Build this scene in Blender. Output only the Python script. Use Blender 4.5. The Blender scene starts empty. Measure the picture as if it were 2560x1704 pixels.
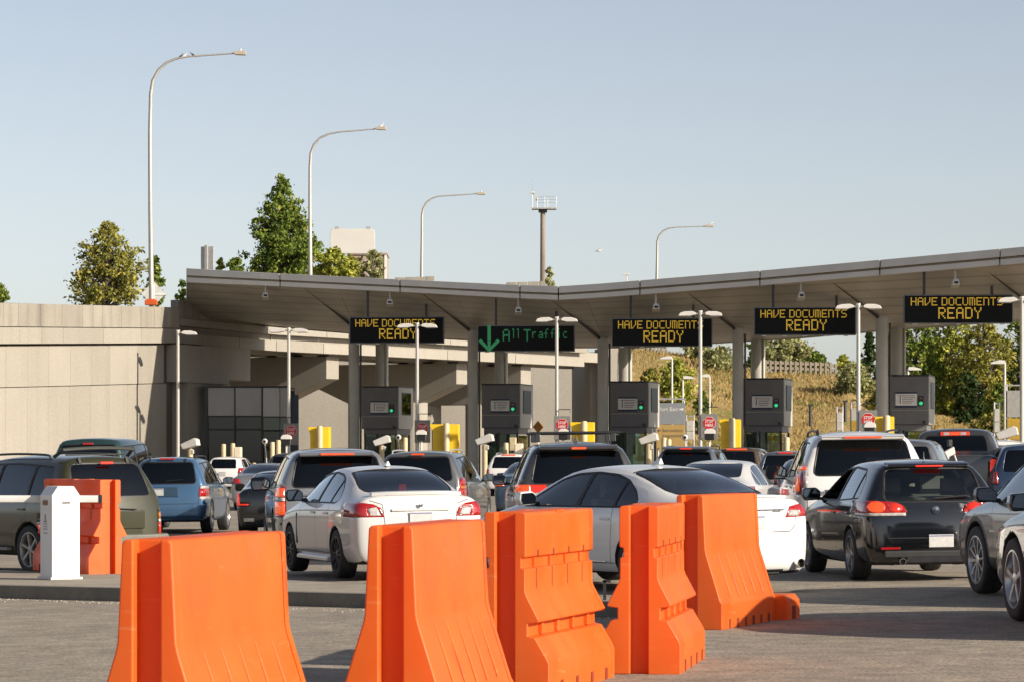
import bpy, bmesh, math, random
import numpy as np
from mathutils import Vector, Matrix

sc = bpy.context.scene
R = math.radians
# ------------------------------------------------------------------ camera
F, CX, HOR, CAMH = 8000.0, 1280.0, 1135.0, 1.59      # focal length and horizon in photograph pixels (2560 wide)
cam_d = bpy.data.cameras.new('camera')
cam = bpy.data.objects.new('camera', cam_d)
sc.collection.objects.link(cam)
cam_d.sensor_width = 36.0
cam_d.lens = 36.0 * F / 2560.0
cam_d.shift_y = (HOR - 852.0) / 2560.0
cam_d.clip_start = 0.5
cam_d.clip_end = 6000.0
cam_d.dof.use_dof = True
cam_d.dof.focus_distance = 52.0
cam_d.dof.aperture_fstop = 18.0
cam.location = (0, 0, CAMH)
cam.rotation_euler = (R(90), 0, 0)
sc.camera = cam
# ------------------------------------------------------------------ sky and sun
SUN_AZ, SUN_EL = 57.0, 23.0        # degrees to the right of straight behind the camera; elevation
to_sun = Vector((math.sin(R(SUN_AZ)) * math.cos(R(SUN_EL)), -math.cos(R(SUN_AZ)) * math.cos(R(SUN_EL)), math.sin(R(SUN_EL))))
world = bpy.data.worlds.new('World')
sc.world = world
world.use_nodes = True
wn = world.node_tree
sky = wn.nodes.new('ShaderNodeTexSky')
sky.sky_type = 'NISHITA'
sky.sun_disc = False
sky.sun_elevation = R(SUN_EL)
sky.sun_rotation = R(180.0 - SUN_AZ)
sky.altitude = 20
sky.air_density = 0.8
sky.dust_density = 1.0
sky.ozone_density = 1.0
bg = wn.nodes['Background']
bg.inputs['Strength'].default_value = 0.097
_bw = wn.nodes.new('ShaderNodeRGBToBW')          # hazy late-summer air: the whole sky a little less saturated
_mx = wn.nodes.new('ShaderNodeMix'); _mx.data_type = 'RGBA'; _mx.inputs[0].default_value = 0.5
wn.links.new(sky.outputs[0], _bw.inputs[0]); wn.links.new(sky.outputs[0], _mx.inputs[6]); wn.links.new(_bw.outputs[0], _mx.inputs[7])
_tn = wn.nodes.new('ShaderNodeMix'); _tn.data_type = 'RGBA'; _tn.blend_type = 'MULTIPLY'; _tn.inputs[0].default_value = 1.0
_tn.inputs[7].default_value = (1.012, 0.996, 1.012, 1)
wn.links.new(_mx.outputs[2], _tn.inputs[6])
wn.links.new(_tn.outputs[2], bg.inputs['Color'])
sun_d = bpy.data.lights.new('sun', 'SUN')
sun_d.energy = 5.0
sun_d.angle = R(0.55)
sun_d.color = (1.0, 0.885, 0.735)
sun_o = bpy.data.objects.new('sun', sun_d)
sun_o.rotation_euler = to_sun.to_track_quat('Z', 'Y').to_euler()
sun_o.location = (40, -40, 60)
sc.collection.objects.link(sun_o)
# ------------------------------------------------------------------ exposure
sc.view_settings.view_transform = 'Standard'
sc.view_settings.look = 'None'
sc.view_settings.exposure = 0.62
sc.view_settings.gamma = 1.0
sc.view_settings.use_curve_mapping = False
sc.cycles.max_bounces = 7
sc.cycles.transparent_max_bounces = 14
sc.cycles.use_denoising = True
sc.cycles.sample_clamp_indirect = 6.0

random.seed(11)
COL = sc.collection
# ------------------------------------------------------------------ helpers
def at(px, py, d):
    """point seen at photograph pixel (px, py) at distance d in front of the camera"""
    return Vector(((px - CX) / F * d, d, CAMH + (HOR - py) / F * d))

def sstep(a, b, v):
    t = min(1.0, max(0.0, (v - a) / (b - a)))
    return t * t * (3 - 2 * t)

def gz(x, y):
    """height of the road: slight crossfall and a shallow dip ahead on the left"""
    f = 1 - sstep(80, 115, y)
    return (0.012 * max(-13.0, min(13.0, x)) - 0.08 * sstep(36, 50, y) * sstep(0, -3.0, x)) * f

def tag(o, label=None, cat=None, group=None, kind=None):
    if label: o['label'] = label
    if cat: o['category'] = cat
    if group: o['group'] = group
    if kind: o['kind'] = kind
    return o

def thing(name, label, cat, loc=(0, 0, 0), rz=0.0, group=None):
    o = bpy.data.objects.new(name, None)
    o.empty_display_size = 0.2
    COL.objects.link(o)
    o.location = loc
    o.rotation_euler = (0, 0, rz)
    return tag(o, label, cat, group)

def link(name, me, parent=None, loc=None, rot=None):
    o = bpy.data.objects.new(name, me)
    COL.objects.link(o)
    if parent is not None: o.parent = parent
    if loc is not None: o.location = loc
    if rot is not None: o.rotation_euler = rot
    return o

def copy_tree(o, parent=None):
    c = o.copy()
    COL.objects.link(c)
    c.parent = parent
    for ch in list(o.children):
        copy_tree(ch, c)
    return c

class MB:
    """collects shapes for ONE mesh object"""
    def __init__(s): s.v, s.f, s.m, s.mi = [], [], [], 0
    def add(s, verts, faces):
        n = len(s.v)
        s.v += [tuple(p) for p in verts]
        s.f += [tuple(i + n for i in f) for f in faces]
        s.m += [s.mi] * len(faces)
        return s
    def box(s, c, size, rz=0.0, top=(1, 1), M=None):
        hx, hy, hz = size[0] / 2, size[1] / 2, size[2] / 2
        vs = []
        for z in (-hz, hz):
            k = top if z > 0 else (1, 1)
            for x, y in ((-hx, -hy), (hx, -hy), (hx, hy), (-hx, hy)):
                vs.append(Vector((x * k[0], y * k[1], z)))
        m = M if M is not None else Matrix.Rotation(rz, 3, 'Z')
        vs = [m @ v + Vector(c) for v in vs]
        return s.add(vs, [(3, 2, 1, 0), (4, 5, 6, 7), (0, 1, 5, 4), (1, 2, 6, 5), (2, 3, 7, 6), (3, 0, 4, 7)])
    def prism(s, poly, axis, a, b, caps=True):
        """2-D polygon extruded along an axis; axis 'z': (x,y), 'y': (x,z), 'x': (y,z)"""
        n = len(poly)
        def P(p, t):
            return (p[0], p[1], t) if axis == 'z' else ((p[0], t, p[1]) if axis == 'y' else (t, p[0], p[1]))
        vs = [P(p, a) for p in poly] + [P(p, b) for p in poly]
        fs = [(i, (i + 1) % n, n + (i + 1) % n, n + i) for i in range(n)]
        if caps: fs += [tuple(range(n - 1, -1, -1)), tuple(range(n, 2 * n))]
        return s.add(vs, fs)
    def tube(s, path, r, n=8, caps=True):
        path = [Vector(p) for p in path]
        rs = r if isinstance(r, (list, tuple)) else [r] * len(path)
        vs, fs = [], []
        up = Vector((0, 0, 1))
        prev = None
        for i, p in enumerate(path):
            t = (path[min(i + 1, len(path) - 1)] - path[max(i - 1, 0)]).normalized()
            if prev is None:
                a = t.cross(up) if abs(t.z) < 0.95 else t.cross(Vector((1, 0, 0)))
            else:
                a = prev - t * prev.dot(t)
            a.normalize(); prev = a
            b = t.cross(a)
            for k in range(n):
                w = 2 * math.pi * k / n
                vs.append(p + (a * math.cos(w) + b * math.sin(w)) * rs[i])
        for i in range(len(path) - 1):
            for k in range(n):
                k2 = (k + 1) % n
                fs.append((i * n + k, i * n + k2, (i + 1) * n + k2, (i + 1) * n + k))
        if caps:
            fs.append(tuple(range(n - 1, -1, -1)))
            fs.append(tuple((len(path) - 1) * n + k for k in range(n)))
        return s.add(vs, fs)
    def cyl(s, c, r, z0, z1, n=16, r2=None):
        return s.tube([(c[0], c[1], z0), (c[0], c[1], z1)], [r, r if r2 is None else r2], n)
    def lathe(s, prof, n=24, axis='x', c=(0, 0, 0), closed=False):
        """profile of (radius, t) turned round an axis"""
        vs, fs = [], []
        for r, t in prof:
            for k in range(n):
                w = 2 * math.pi * k / n
                u, v = r * math.cos(w), r * math.sin(w)
                p = (t, u, v) if axis == 'x' else ((u, v, t) if axis == 'z' else (u, t, v))
                vs.append((p[0] + c[0], p[1] + c[1], p[2] + c[2]))
        m = len(prof)
        for i in range(m - (0 if closed else 1)):
            for k in range(n):
                k2, i2 = (k + 1) % n, (i + 1) % m
                fs.append((i * n + k, i * n + k2, i2 * n + k2, i2 * n + k))
        return s.add(vs, fs)
    def mesh(s, name, mats, smooth=None):
        me = bpy.data.meshes.new(name)
        me.from_pydata(s.v, [], s.f)
        for m in (mats if isinstance(mats, (list, tuple)) else [mats]): me.materials.append(m)
        if max(s.m or [0]) > 0: me.polygons.foreach_set('material_index', s.m)
        bm = bmesh.new(); bm.from_mesh(me)
        bmesh.ops.recalc_face_normals(bm, faces=bm.faces)
        bm.to_mesh(me); bm.free()
        if smooth is not None:
            me.polygons.foreach_set('use_smooth', [True] * len(me.polygons))
            me.set_sharp_from_angle(angle=R(smooth))
        return me
    def build(s, name, mats, parent=None, loc=None, rot=None, bevel=0.0, seg=2, smooth=35):
        o = link(name, s.mesh(name, mats, smooth), parent, loc, rot)
        if bevel > 0:
            b = o.modifiers.new('bevel', 'BEVEL')
            b.width = bevel; b.segments = seg; b.limit_method = 'ANGLE'; b.angle_limit = R(32)
            b.harden_normals = True
        return o

def text_mesh(txt, size, mat, align='CENTER', depth=0.0, xs=1.0, bold=0.0, space=1.0):
    cu = bpy.data.curves.new('text', 'FONT')
    cu.body = txt; cu.size = size; cu.align_x = align; cu.align_y = 'CENTER'; cu.extrude = depth
    cu.offset = bold; cu.space_character = space; cu.resolution_u = 2
    ob = bpy.data.objects.new('text', cu)
    COL.objects.link(ob)
    dg = bpy.context.evaluated_depsgraph_get()
    me = bpy.data.meshes.new_from_object(ob.evaluated_get(dg))
    bpy.data.objects.remove(ob); bpy.data.curves.remove(cu)
    me.transform(Matrix.Rotation(R(90), 4, 'X'))          # text now stands in the x-z plane, facing -y
    if xs != 1.0: me.transform(Matrix.Diagonal((xs, 1, 1, 1)))
    me.materials.clear(); me.materials.append(mat)
    return me

# ------------------------------------------------------------------ materials
_M = {}
def nodes_of(name):
    m = bpy.data.materials.new(name)
    m.use_nodes = True
    nt = m.node_tree
    return m, nt, nt.nodes['Principled BSDF']

def noise_col(nt, c1, c2, scale, detail=4, lo=0.35, hi=0.65, coord='Object', vec_scale=None, dist=0.0):
    tc = nt.nodes.new('ShaderNodeTexCoord')
    no = nt.nodes.new('ShaderNodeTexNoise')
    no.inputs['Scale'].default_value = scale; no.inputs['Detail'].default_value = detail
    no.inputs['Distortion'].default_value = dist
    src = tc.outputs[coord]
    if vec_scale:
        mp = nt.nodes.new('ShaderNodeMapping'); mp.inputs['Scale'].default_value = vec_scale
        nt.links.new(src, mp.inputs[0]); src = mp.outputs[0]
    nt.links.new(src, no.inputs['Vector'])
    cr = nt.nodes.new('ShaderNodeValToRGB')
    cr.color_ramp.elements[0].position = lo; cr.color_ramp.elements[1].position = hi
    cr.color_ramp.elements[0].color = (*c1, 1); cr.color_ramp.elements[1].color = (*c2, 1)
    nt.links.new(no.outputs['Fac'], cr.inputs['Fac'])
    return cr.outputs[0], no

def mixc(nt, a, b, fac, mode='MIX'):
    mx = nt.nodes.new('ShaderNodeMix'); mx.data_type = 'RGBA'; mx.blend_type = mode
    if isinstance(fac, float): mx.inputs[0].default_value = fac
    else: nt.links.new(fac, mx.inputs[0])
    for i, v in ((6, a), (7, b)):
        if isinstance(v, tuple): mx.inputs[i].default_value = (*v, 1)
        else: nt.links.new(v, mx.inputs[i])
    return mx.outputs[2]

def bump(nt, bs, height, strength=0.3, dist=0.01):
    b = nt.nodes.new('ShaderNodeBump')
    b.inputs['Strength'].default_value = strength; b.inputs['Distance'].default_value = dist
    nt.links.new(height, b.inputs['Height'])
    nt.links.new(b.outputs[0], bs.inputs['Normal'])

def plain(name, c, rough=0.5, metal=0.0, var=0.12, scale=6.0, emit=None, es=0.0, coat=0.0, spec=0.5, bmp=0.0):
    """principled material with a faint procedural mottling of colour and gloss"""
    if name in _M: return _M[name]
    m, nt, bs = nodes_of(name)
    lo = tuple(max(0, v * (1 - var)) for v in c); hi = tuple(min(1, v * (1 + var)) for v in c)
    col, no = noise_col(nt, lo, hi, scale, 5, 0.3, 0.7)
    nt.links.new(col, bs.inputs['Base Color'])
    bs.inputs['Roughness'].default_value = rough
    bs.inputs['Metallic'].default_value = metal
    bs.inputs['Specular IOR Level'].default_value = spec
    if coat:
        bs.inputs['Coat Weight'].default_value = coat; bs.inputs['Coat Roughness'].default_value = 0.04
    if emit:
        bs.inputs['Emission Color'].default_value = (*emit, 1); bs.inputs['Emission Strength'].default_value = es
    if bmp: bump(nt, bs, no.outputs['Fac'], bmp, 0.01)
    _M[name] = m
    return m

def paint(name, c, metal=0.0, rough=0.32, coat=1.0, dirt=0.03):
    """car paint: flake base, clear coat, a little road dust"""
    if name in _M: return _M[name]
    m, nt, bs = nodes_of(name)
    dust, no = noise_col(nt, (0, 0, 0), (1, 1, 1), 2.3, 6, 0.42, 0.75)
    f = nt.nodes.new('ShaderNodeMath'); f.operation = 'MULTIPLY'; f.inputs[1].default_value = dirt * 2
    nt.links.new(dust, f.inputs[0])
    nt.links.new(mixc(nt, c, (0.30, 0.26, 0.21), f.outputs[0]), bs.inputs['Base Color'])
    bs.inputs['Metallic'].default_value = metal
    bs.inputs['Roughness'].default_value = rough
    bs.inputs['Coat Weight'].default_value = coat
    bs.inputs['Coat Roughness'].default_value = 0.05
    _M[name] = m
    return m

def glassy(name, tint, refl=1.0, rough=0.02):
    """thin window glass: tinted see-through with a fresnel mirror on top"""
    if name in _M: return _M[name]
    m = bpy.data.materials.new(name); m.use_nodes = True
    nt = m.node_tree; nt.nodes.clear()
    out = nt.nodes.new('ShaderNodeOutputMaterial')
    tr = nt.nodes.new('ShaderNodeBsdfTransparent'); tr.inputs[0].default_value = (*tint, 1)
    gl = nt.nodes.new('ShaderNodeBsdfGlossy'); gl.inputs['Roughness'].default_value = rough
    gl.inputs['Color'].default_value = (0.9, 0.95, 1.0, 1)
    fr = nt.nodes.new('ShaderNodeFresnel'); fr.inputs[0].default_value = 1.5
    mu = nt.nodes.new('ShaderNodeMath'); mu.operation = 'MULTIPLY'; mu.inputs[1].default_value = refl * 1.6; mu.use_clamp = True
    nt.links.new(fr.outputs[0], mu.inputs[0])
    mx = nt.nodes.new('ShaderNodeMixShader')
    nt.links.new(mu.outputs[0], mx.inputs[0]); nt.links.new(tr.outputs[0], mx.inputs[1]); nt.links.new(gl.outputs[0], mx.inputs[2])
    nt.links.new(mx.outputs[0], out.inputs[0])
    _M[name] = m
    return m

def lens(name, c, es=0.0, ec=None):
    """moulded lamp lens, lit when es > 0"""
    if name in _M: return _M[name]
    m, nt, bs = nodes_of(name)
    tc = nt.nodes.new('ShaderNodeTexCoord')
    vo = nt.nodes.new('ShaderNodeTexVoronoi'); vo.inputs['Scale'].default_value = 22
    nt.links.new(tc.outputs['Object'], vo.inputs['Vector'])
    nt.links.new(mixc(nt, tuple(v * 0.65 for v in c), c, vo.outputs['Distance']), bs.inputs['Base Color'])
    bs.inputs['Roughness'].default_value = 0.12
    bs.inputs['Coat Weight'].default_value = 1.0
    if es:
        bs.inputs['Emission Color'].default_value = (*(ec or c), 1)
        mm = nt.nodes.new('ShaderNodeMapRange'); mm.inputs[3].default_value = es * 1.25; mm.inputs[4].default_value = es * 0.6
        nt.links.new(vo.outputs['Distance'], mm.inputs[0]); nt.links.new(mm.outputs[0], bs.inputs['Emission Strength'])
    _M[name] = m
    return m

def concrete(name, c1, c2, streak=0.35, scale=0.6, bmp=0.25, rough=0.9):
    if name in _M: return _M[name]
    m, nt, bs = nodes_of(name)
    a, n1 = noise_col(nt, c1, c2, scale, 8, 0.3, 0.7)
    b, n2 = noise_col(nt, (0, 0, 0), (1, 1, 1), 1.0, 6, 0.50, 0.72, vec_scale=(1.7, 1.7, 0.10))
    f = nt.nodes.new('ShaderNodeMath'); f.operation = 'MULTIPLY'; f.inputs[1].default_value = streak
    nt.links.new(b, f.inputs[0])
    dark = tuple(v * 0.55 for v in c1)
    c = mixc(nt, a, dark, f.outputs[0])
    g, n3 = noise_col(nt, (0.8, 0.8, 0.8), (1.12, 1.12, 1.12), 14, 6, 0.3, 0.7)
    c = mixc(nt, c, g, 0.6, 'MULTIPLY')
    oi = nt.nodes.new('ShaderNodeObjectInfo'); pv = nt.nodes.new('ShaderNodeMapRange')      # each cast panel has its own tone
    pv.inputs[3].default_value = .90; pv.inputs[4].default_value = 1.06
    nt.links.new(oi.outputs['Random'], pv.inputs[0])
    c = mixc(nt, c, pv.outputs[0], 1.0, 'MULTIPLY')
    nt.links.new(c, bs.inputs['Base Color'])
    bs.inputs['Roughness'].default_value = rough
    bump(nt, bs, n3.outputs['Fac'], bmp, 0.02)
    _M[name] = m
    return m

M_tyre = plain('tyre_rubber', (0.018, 0.018, 0.019), 0.75, 0, 0.35, 8)
M_rim = plain('wheel_alloy', (0.52, 0.52, 0.53), 0.28, 0.9, 0.1)
M_rimd = plain('dark_alloy', (0.035, 0.035, 0.04), 0.35, 0.6, 0.2)
M_black = plain('black_plastic', (0.014, 0.014, 0.015), 0.45, 0, 0.25)
M_gloss = plain('gloss_black', (0.008, 0.008, 0.009), 0.12, 0, 0.2)
M_seal = plain('rubber_seal', (0.01, 0.01, 0.01), 0.5, 0, 0.2)
M_under = plain('underbody', (0.012, 0.012, 0.012), 0.9, 0, 0.3)
M_lining = plain('cabin_lining', (0.06, 0.057, 0.055), 0.85, 0, 0.2)
M_chrome = plain('chrome', (0.75, 0.75, 0.76), 0.1, 1.0, 0.05)
M_mirror = plain('mirror_glass', (0.24, 0.25, 0.26), 0.03, 1.0, 0.02)
M_plate = plain('plate_white', (0.45, 0.45, 0.44), 0.45, 0, 0.1, 18)
M_plate_ink = plain('plate_ink', (0.10, 0.12, 0.28), 0.5)
M_seat_d = plain('seat_dark', (0.05, 0.048, 0.047), 0.8, 0, 0.2)
M_seat_t = plain('seat_tan', (0.42, 0.38, 0.27), 0.7, 0, 0.12)
M_seat_g = plain('seat_grey', (0.16, 0.16, 0.15), 0.8, 0, 0.15)
M_privacy = glassy('privacy_glass', (0.16, 0.175, 0.185), 0.9)
M_tint = glassy('tinted_glass', (0.30, 0.33, 0.33), 1.0)
M_clear = glassy('clear_glass', (0.62, 0.68, 0.66), 1.0)
M_red = lens('red_lens', (0.36, 0.008, 0.008))
M_redlit = lens('red_lens_lit', (0.45, 0.015, 0.01), 0.36, (1.0, 0.05, 0.012))
M_orglit = lens('brake_lens_lit', (0.5, 0.03, 0.01), 0.48, (1.0, 0.13, 0.015))
M_clearl = lens('clear_lens', (0.5, 0.46, 0.43))
M_amber = lens('amber_lens', (0.45, 0.15, 0.012))
# ------------------------------------------------------------------ vehicles: cage -> subdivided shell -> cut openings
def clip_y(poly, lo, hi):
    def half(P, k, sgn):
        out = []
        for i in range(len(P)):
            a, b = P[i], P[(i + 1) % len(P)]
            da, db = sgn * (a[0] - k), sgn * (b[0] - k)
            if da >= 0: out.append(a)
            if da * db < 0:
                t = da / (da - db)
                out.append((a[0] + t * (b[0] - a[0]), a[1] + t * (b[1] - a[1])))
        return out
    return half(half(poly, lo, 1), hi, -1)

def area2(P): return sum(P[i][0] * P[(i + 1) % len(P)][1] - P[(i + 1) % len(P)][0] * P[i][1] for i in range(len(P)))

def grow(P, d):
    s = 1 if area2(P) > 0 else -1
    out = []
    n = len(P)
    for i in range(n):
        a, b, c = Vector(P[i - 1]), Vector(P[i]), Vector(P[(i + 1) % n])
        e1, e2 = (b - a).normalized(), (c - b).normalized()
        n1, n2 = Vector((e1.y, -e1.x)) * s, Vector((e2.y, -e2.x)) * s
        m = (n1 + n2)
        m = m / max(0.5, m.length_squared / 2) if m.length > 1e-4 else n1
        out.append((b.x + m.x * d, b.y + m.y * d))
    return out

def rounded(P, r, k=3):
    """polygon with its corners rounded"""
    out = []
    n = len(P)
    for i in range(n):
        a, b, c = Vector(P[i - 1]), Vector(P[i]), Vector(P[(i + 1) % n])
        ra = min(r, (a - b).length * 0.45, (c - b).length * 0.45)
        p, q = b + (a - b).normalized() * ra, b + (c - b).normalized() * ra
        for j in range(k + 1):
            t = j / k
            v = p * (1 - t) ** 2 + b * 2 * t * (1 - t) + q * t * t
            out.append((v.x, v.y))
    return out

def inside(P, x, y):
    c = False
    j = len(P) - 1
    for i in range(len(P)):
        if (P[i][1] > y) != (P[j][1] > y) and x < (P[j][0] - P[i][0]) * (y - P[i][1]) / (P[j][1] - P[i][1]) + P[i][0]: c = not c
        j = i
    return c

AX = {'x': (1, 2), 'y': (0, 2), 'z': (0, 1)}
def cut(bm, P, proj, filt):
    """cut the outline P (seen along an axis) into the shell; returns the faces inside it"""
    ia, ib = AX[proj]
    x0, x1 = min(p[0] for p in P), max(p[0] for p in P)
    y0, y1 = min(p[1] for p in P), max(p[1] for p in P)
    fs = []
    for f in bm.faces:
        c = f.calc_center_median()
        if not filt(c, f.normal): continue
        us = [v.co[ia] for v in f.verts]; ws = [v.co[ib] for v in f.verts]
        if max(us) < x0 or min(us) > x1 or max(ws) < y0 or min(ws) > y1: continue
        fs.append(f)
    if not fs: return []
    es = set(e for f in fs for e in f.edges); vs = set(v for f in fs for v in f.verts)
    geom = list(vs) + list(es) + fs
    for i in range(len(P)):
        a, b = P[i], P[(i + 1) % len(P)]
        du, dw = b[0] - a[0], b[1] - a[1]
        if du * du + dw * dw < 1e-10: continue
        co, no = [0, 0, 0], [0, 0, 0]
        co[ia], co[ib] = a; no[ia], no[ib] = dw, -du
        r = bmesh.ops.bisect_plane(bm, geom=geom, dist=1e-5, plane_co=co, plane_no=Vector(no).normalized())
        geom = r['geom']
    out = []
    for f in geom:
        if isinstance(f, bmesh.types.BMFace) and f.is_valid:
            c = f.calc_center_median()
            if inside(P, c[ia], c[ib]): out.append(f)
    return out

def take(bm, faces, off):
    """move faces into a bmesh of their own, pushed out along the normals"""
    nb = bmesh.new()
    mp = {}
    for f in faces:
        vs = []
        for v in f.verts:
            if v not in mp: mp[v] = nb.verts.new(v.co + v.normal * off)
            vs.append(mp[v])
        nf = nb.faces.new(vs); nf.smooth = True
    bmesh.ops.delete(bm, geom=faces, context='FACES')
    return nb

def shell(T, sx, sy, sz, zbot, sub=2):
    """closed subdivided shell from the station table T (y low, y belt, y top, half width, z belt, x rail, z rail, z top)"""
    bm = bmesh.new()
    rings = []
    n = len(T)
    crease = bm.edges.layers.float.new('crease_edge')
    for i, (yl, yb, yt, w, zb, xr, zr, zt) in enumerate(T):
        z0 = zbot + (0.06 if i in (0, n - 1) else 0.0)
        pts = [(0, yl, z0), (.45 * w, yl, z0), (.88 * w, yl, z0), (.975 * w, yl, z0 + .12), (w, (yl + yb) / 2, z0 + (zb - z0) * .58), (.985 * w, yb, zb),
               (xr, yt, zr), (.55 * xr, yt, zt - .25 * (zt - zr)), (0, yt, zt)]
        full = pts + [(-p[0], p[1], p[2]) for p in reversed(pts[1:-1])]
        rings.append([bm.verts.new((p[0] * sx, p[1] * sy, p[2] * sz)) for p in full])
    m = 16
    for a, b in zip(rings[:-1], rings[1:]):
        for k in range(m):
            bm.faces.new((a[k], a[(k + 1) % m], b[(k + 1) % m], b[k]))
    for ring, sg, row in ((rings[0], -1, T[0]), (rings[-1], 1, T[-1])):
        R_ = ring
        rows = [[R_[14], R_[15], R_[0], R_[1], R_[2]]]
        for lv in (3, 4, 5):
            r_, l_ = R_[lv], R_[16 - lv]
            mid = []
            for c in (-.5, 0, .5):
                mid.append(bm.verts.new((c * abs(r_.co.x), r_.co.y + sg * .05 * (1 - c * c) * sy, r_.co.z)))
            rows.append([l_] + mid + [r_])
        rows.append([R_[10], R_[9], R_[8], R_[7], R_[6]])
        for a, b in zip(rows[:-1], rows[1:]):
            for k in range(4):
                bm.faces.new((a[k], a[k + 1], b[k + 1], b[k]))
    bmesh.ops.recalc_face_normals(bm, faces=bm.faces)
    bm.edges.ensure_lookup_table()
    for ring in rings:
        pass
    for a, b in zip(rings[:-1], rings[1:]):
        for k, cr in ((3, .30), (13, .30), (5, .38), (11, .38), (6, .30), (10, .30), (2, .4), (14, .4)):
            e = bm.edges.get((a[k], b[k]))
            if e: e[crease] = cr
    me = bpy.data.meshes.new('cage')
    bm.to_mesh(me); bm.free()
    ob = bpy.data.objects.new('cage', me)
    COL.objects.link(ob)
    md = ob.modifiers.new('s', 'SUBSURF'); md.levels = sub; md.render_levels = sub
    dg = bpy.context.evaluated_depsgraph_get()
    ev = ob.evaluated_get(dg)
    out = bmesh.new(); out.from_mesh(ev.to_mesh())
    bpy.data.objects.remove(ob); bpy.data.meshes.remove(me)
    out.normal_update()
    return out

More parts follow.
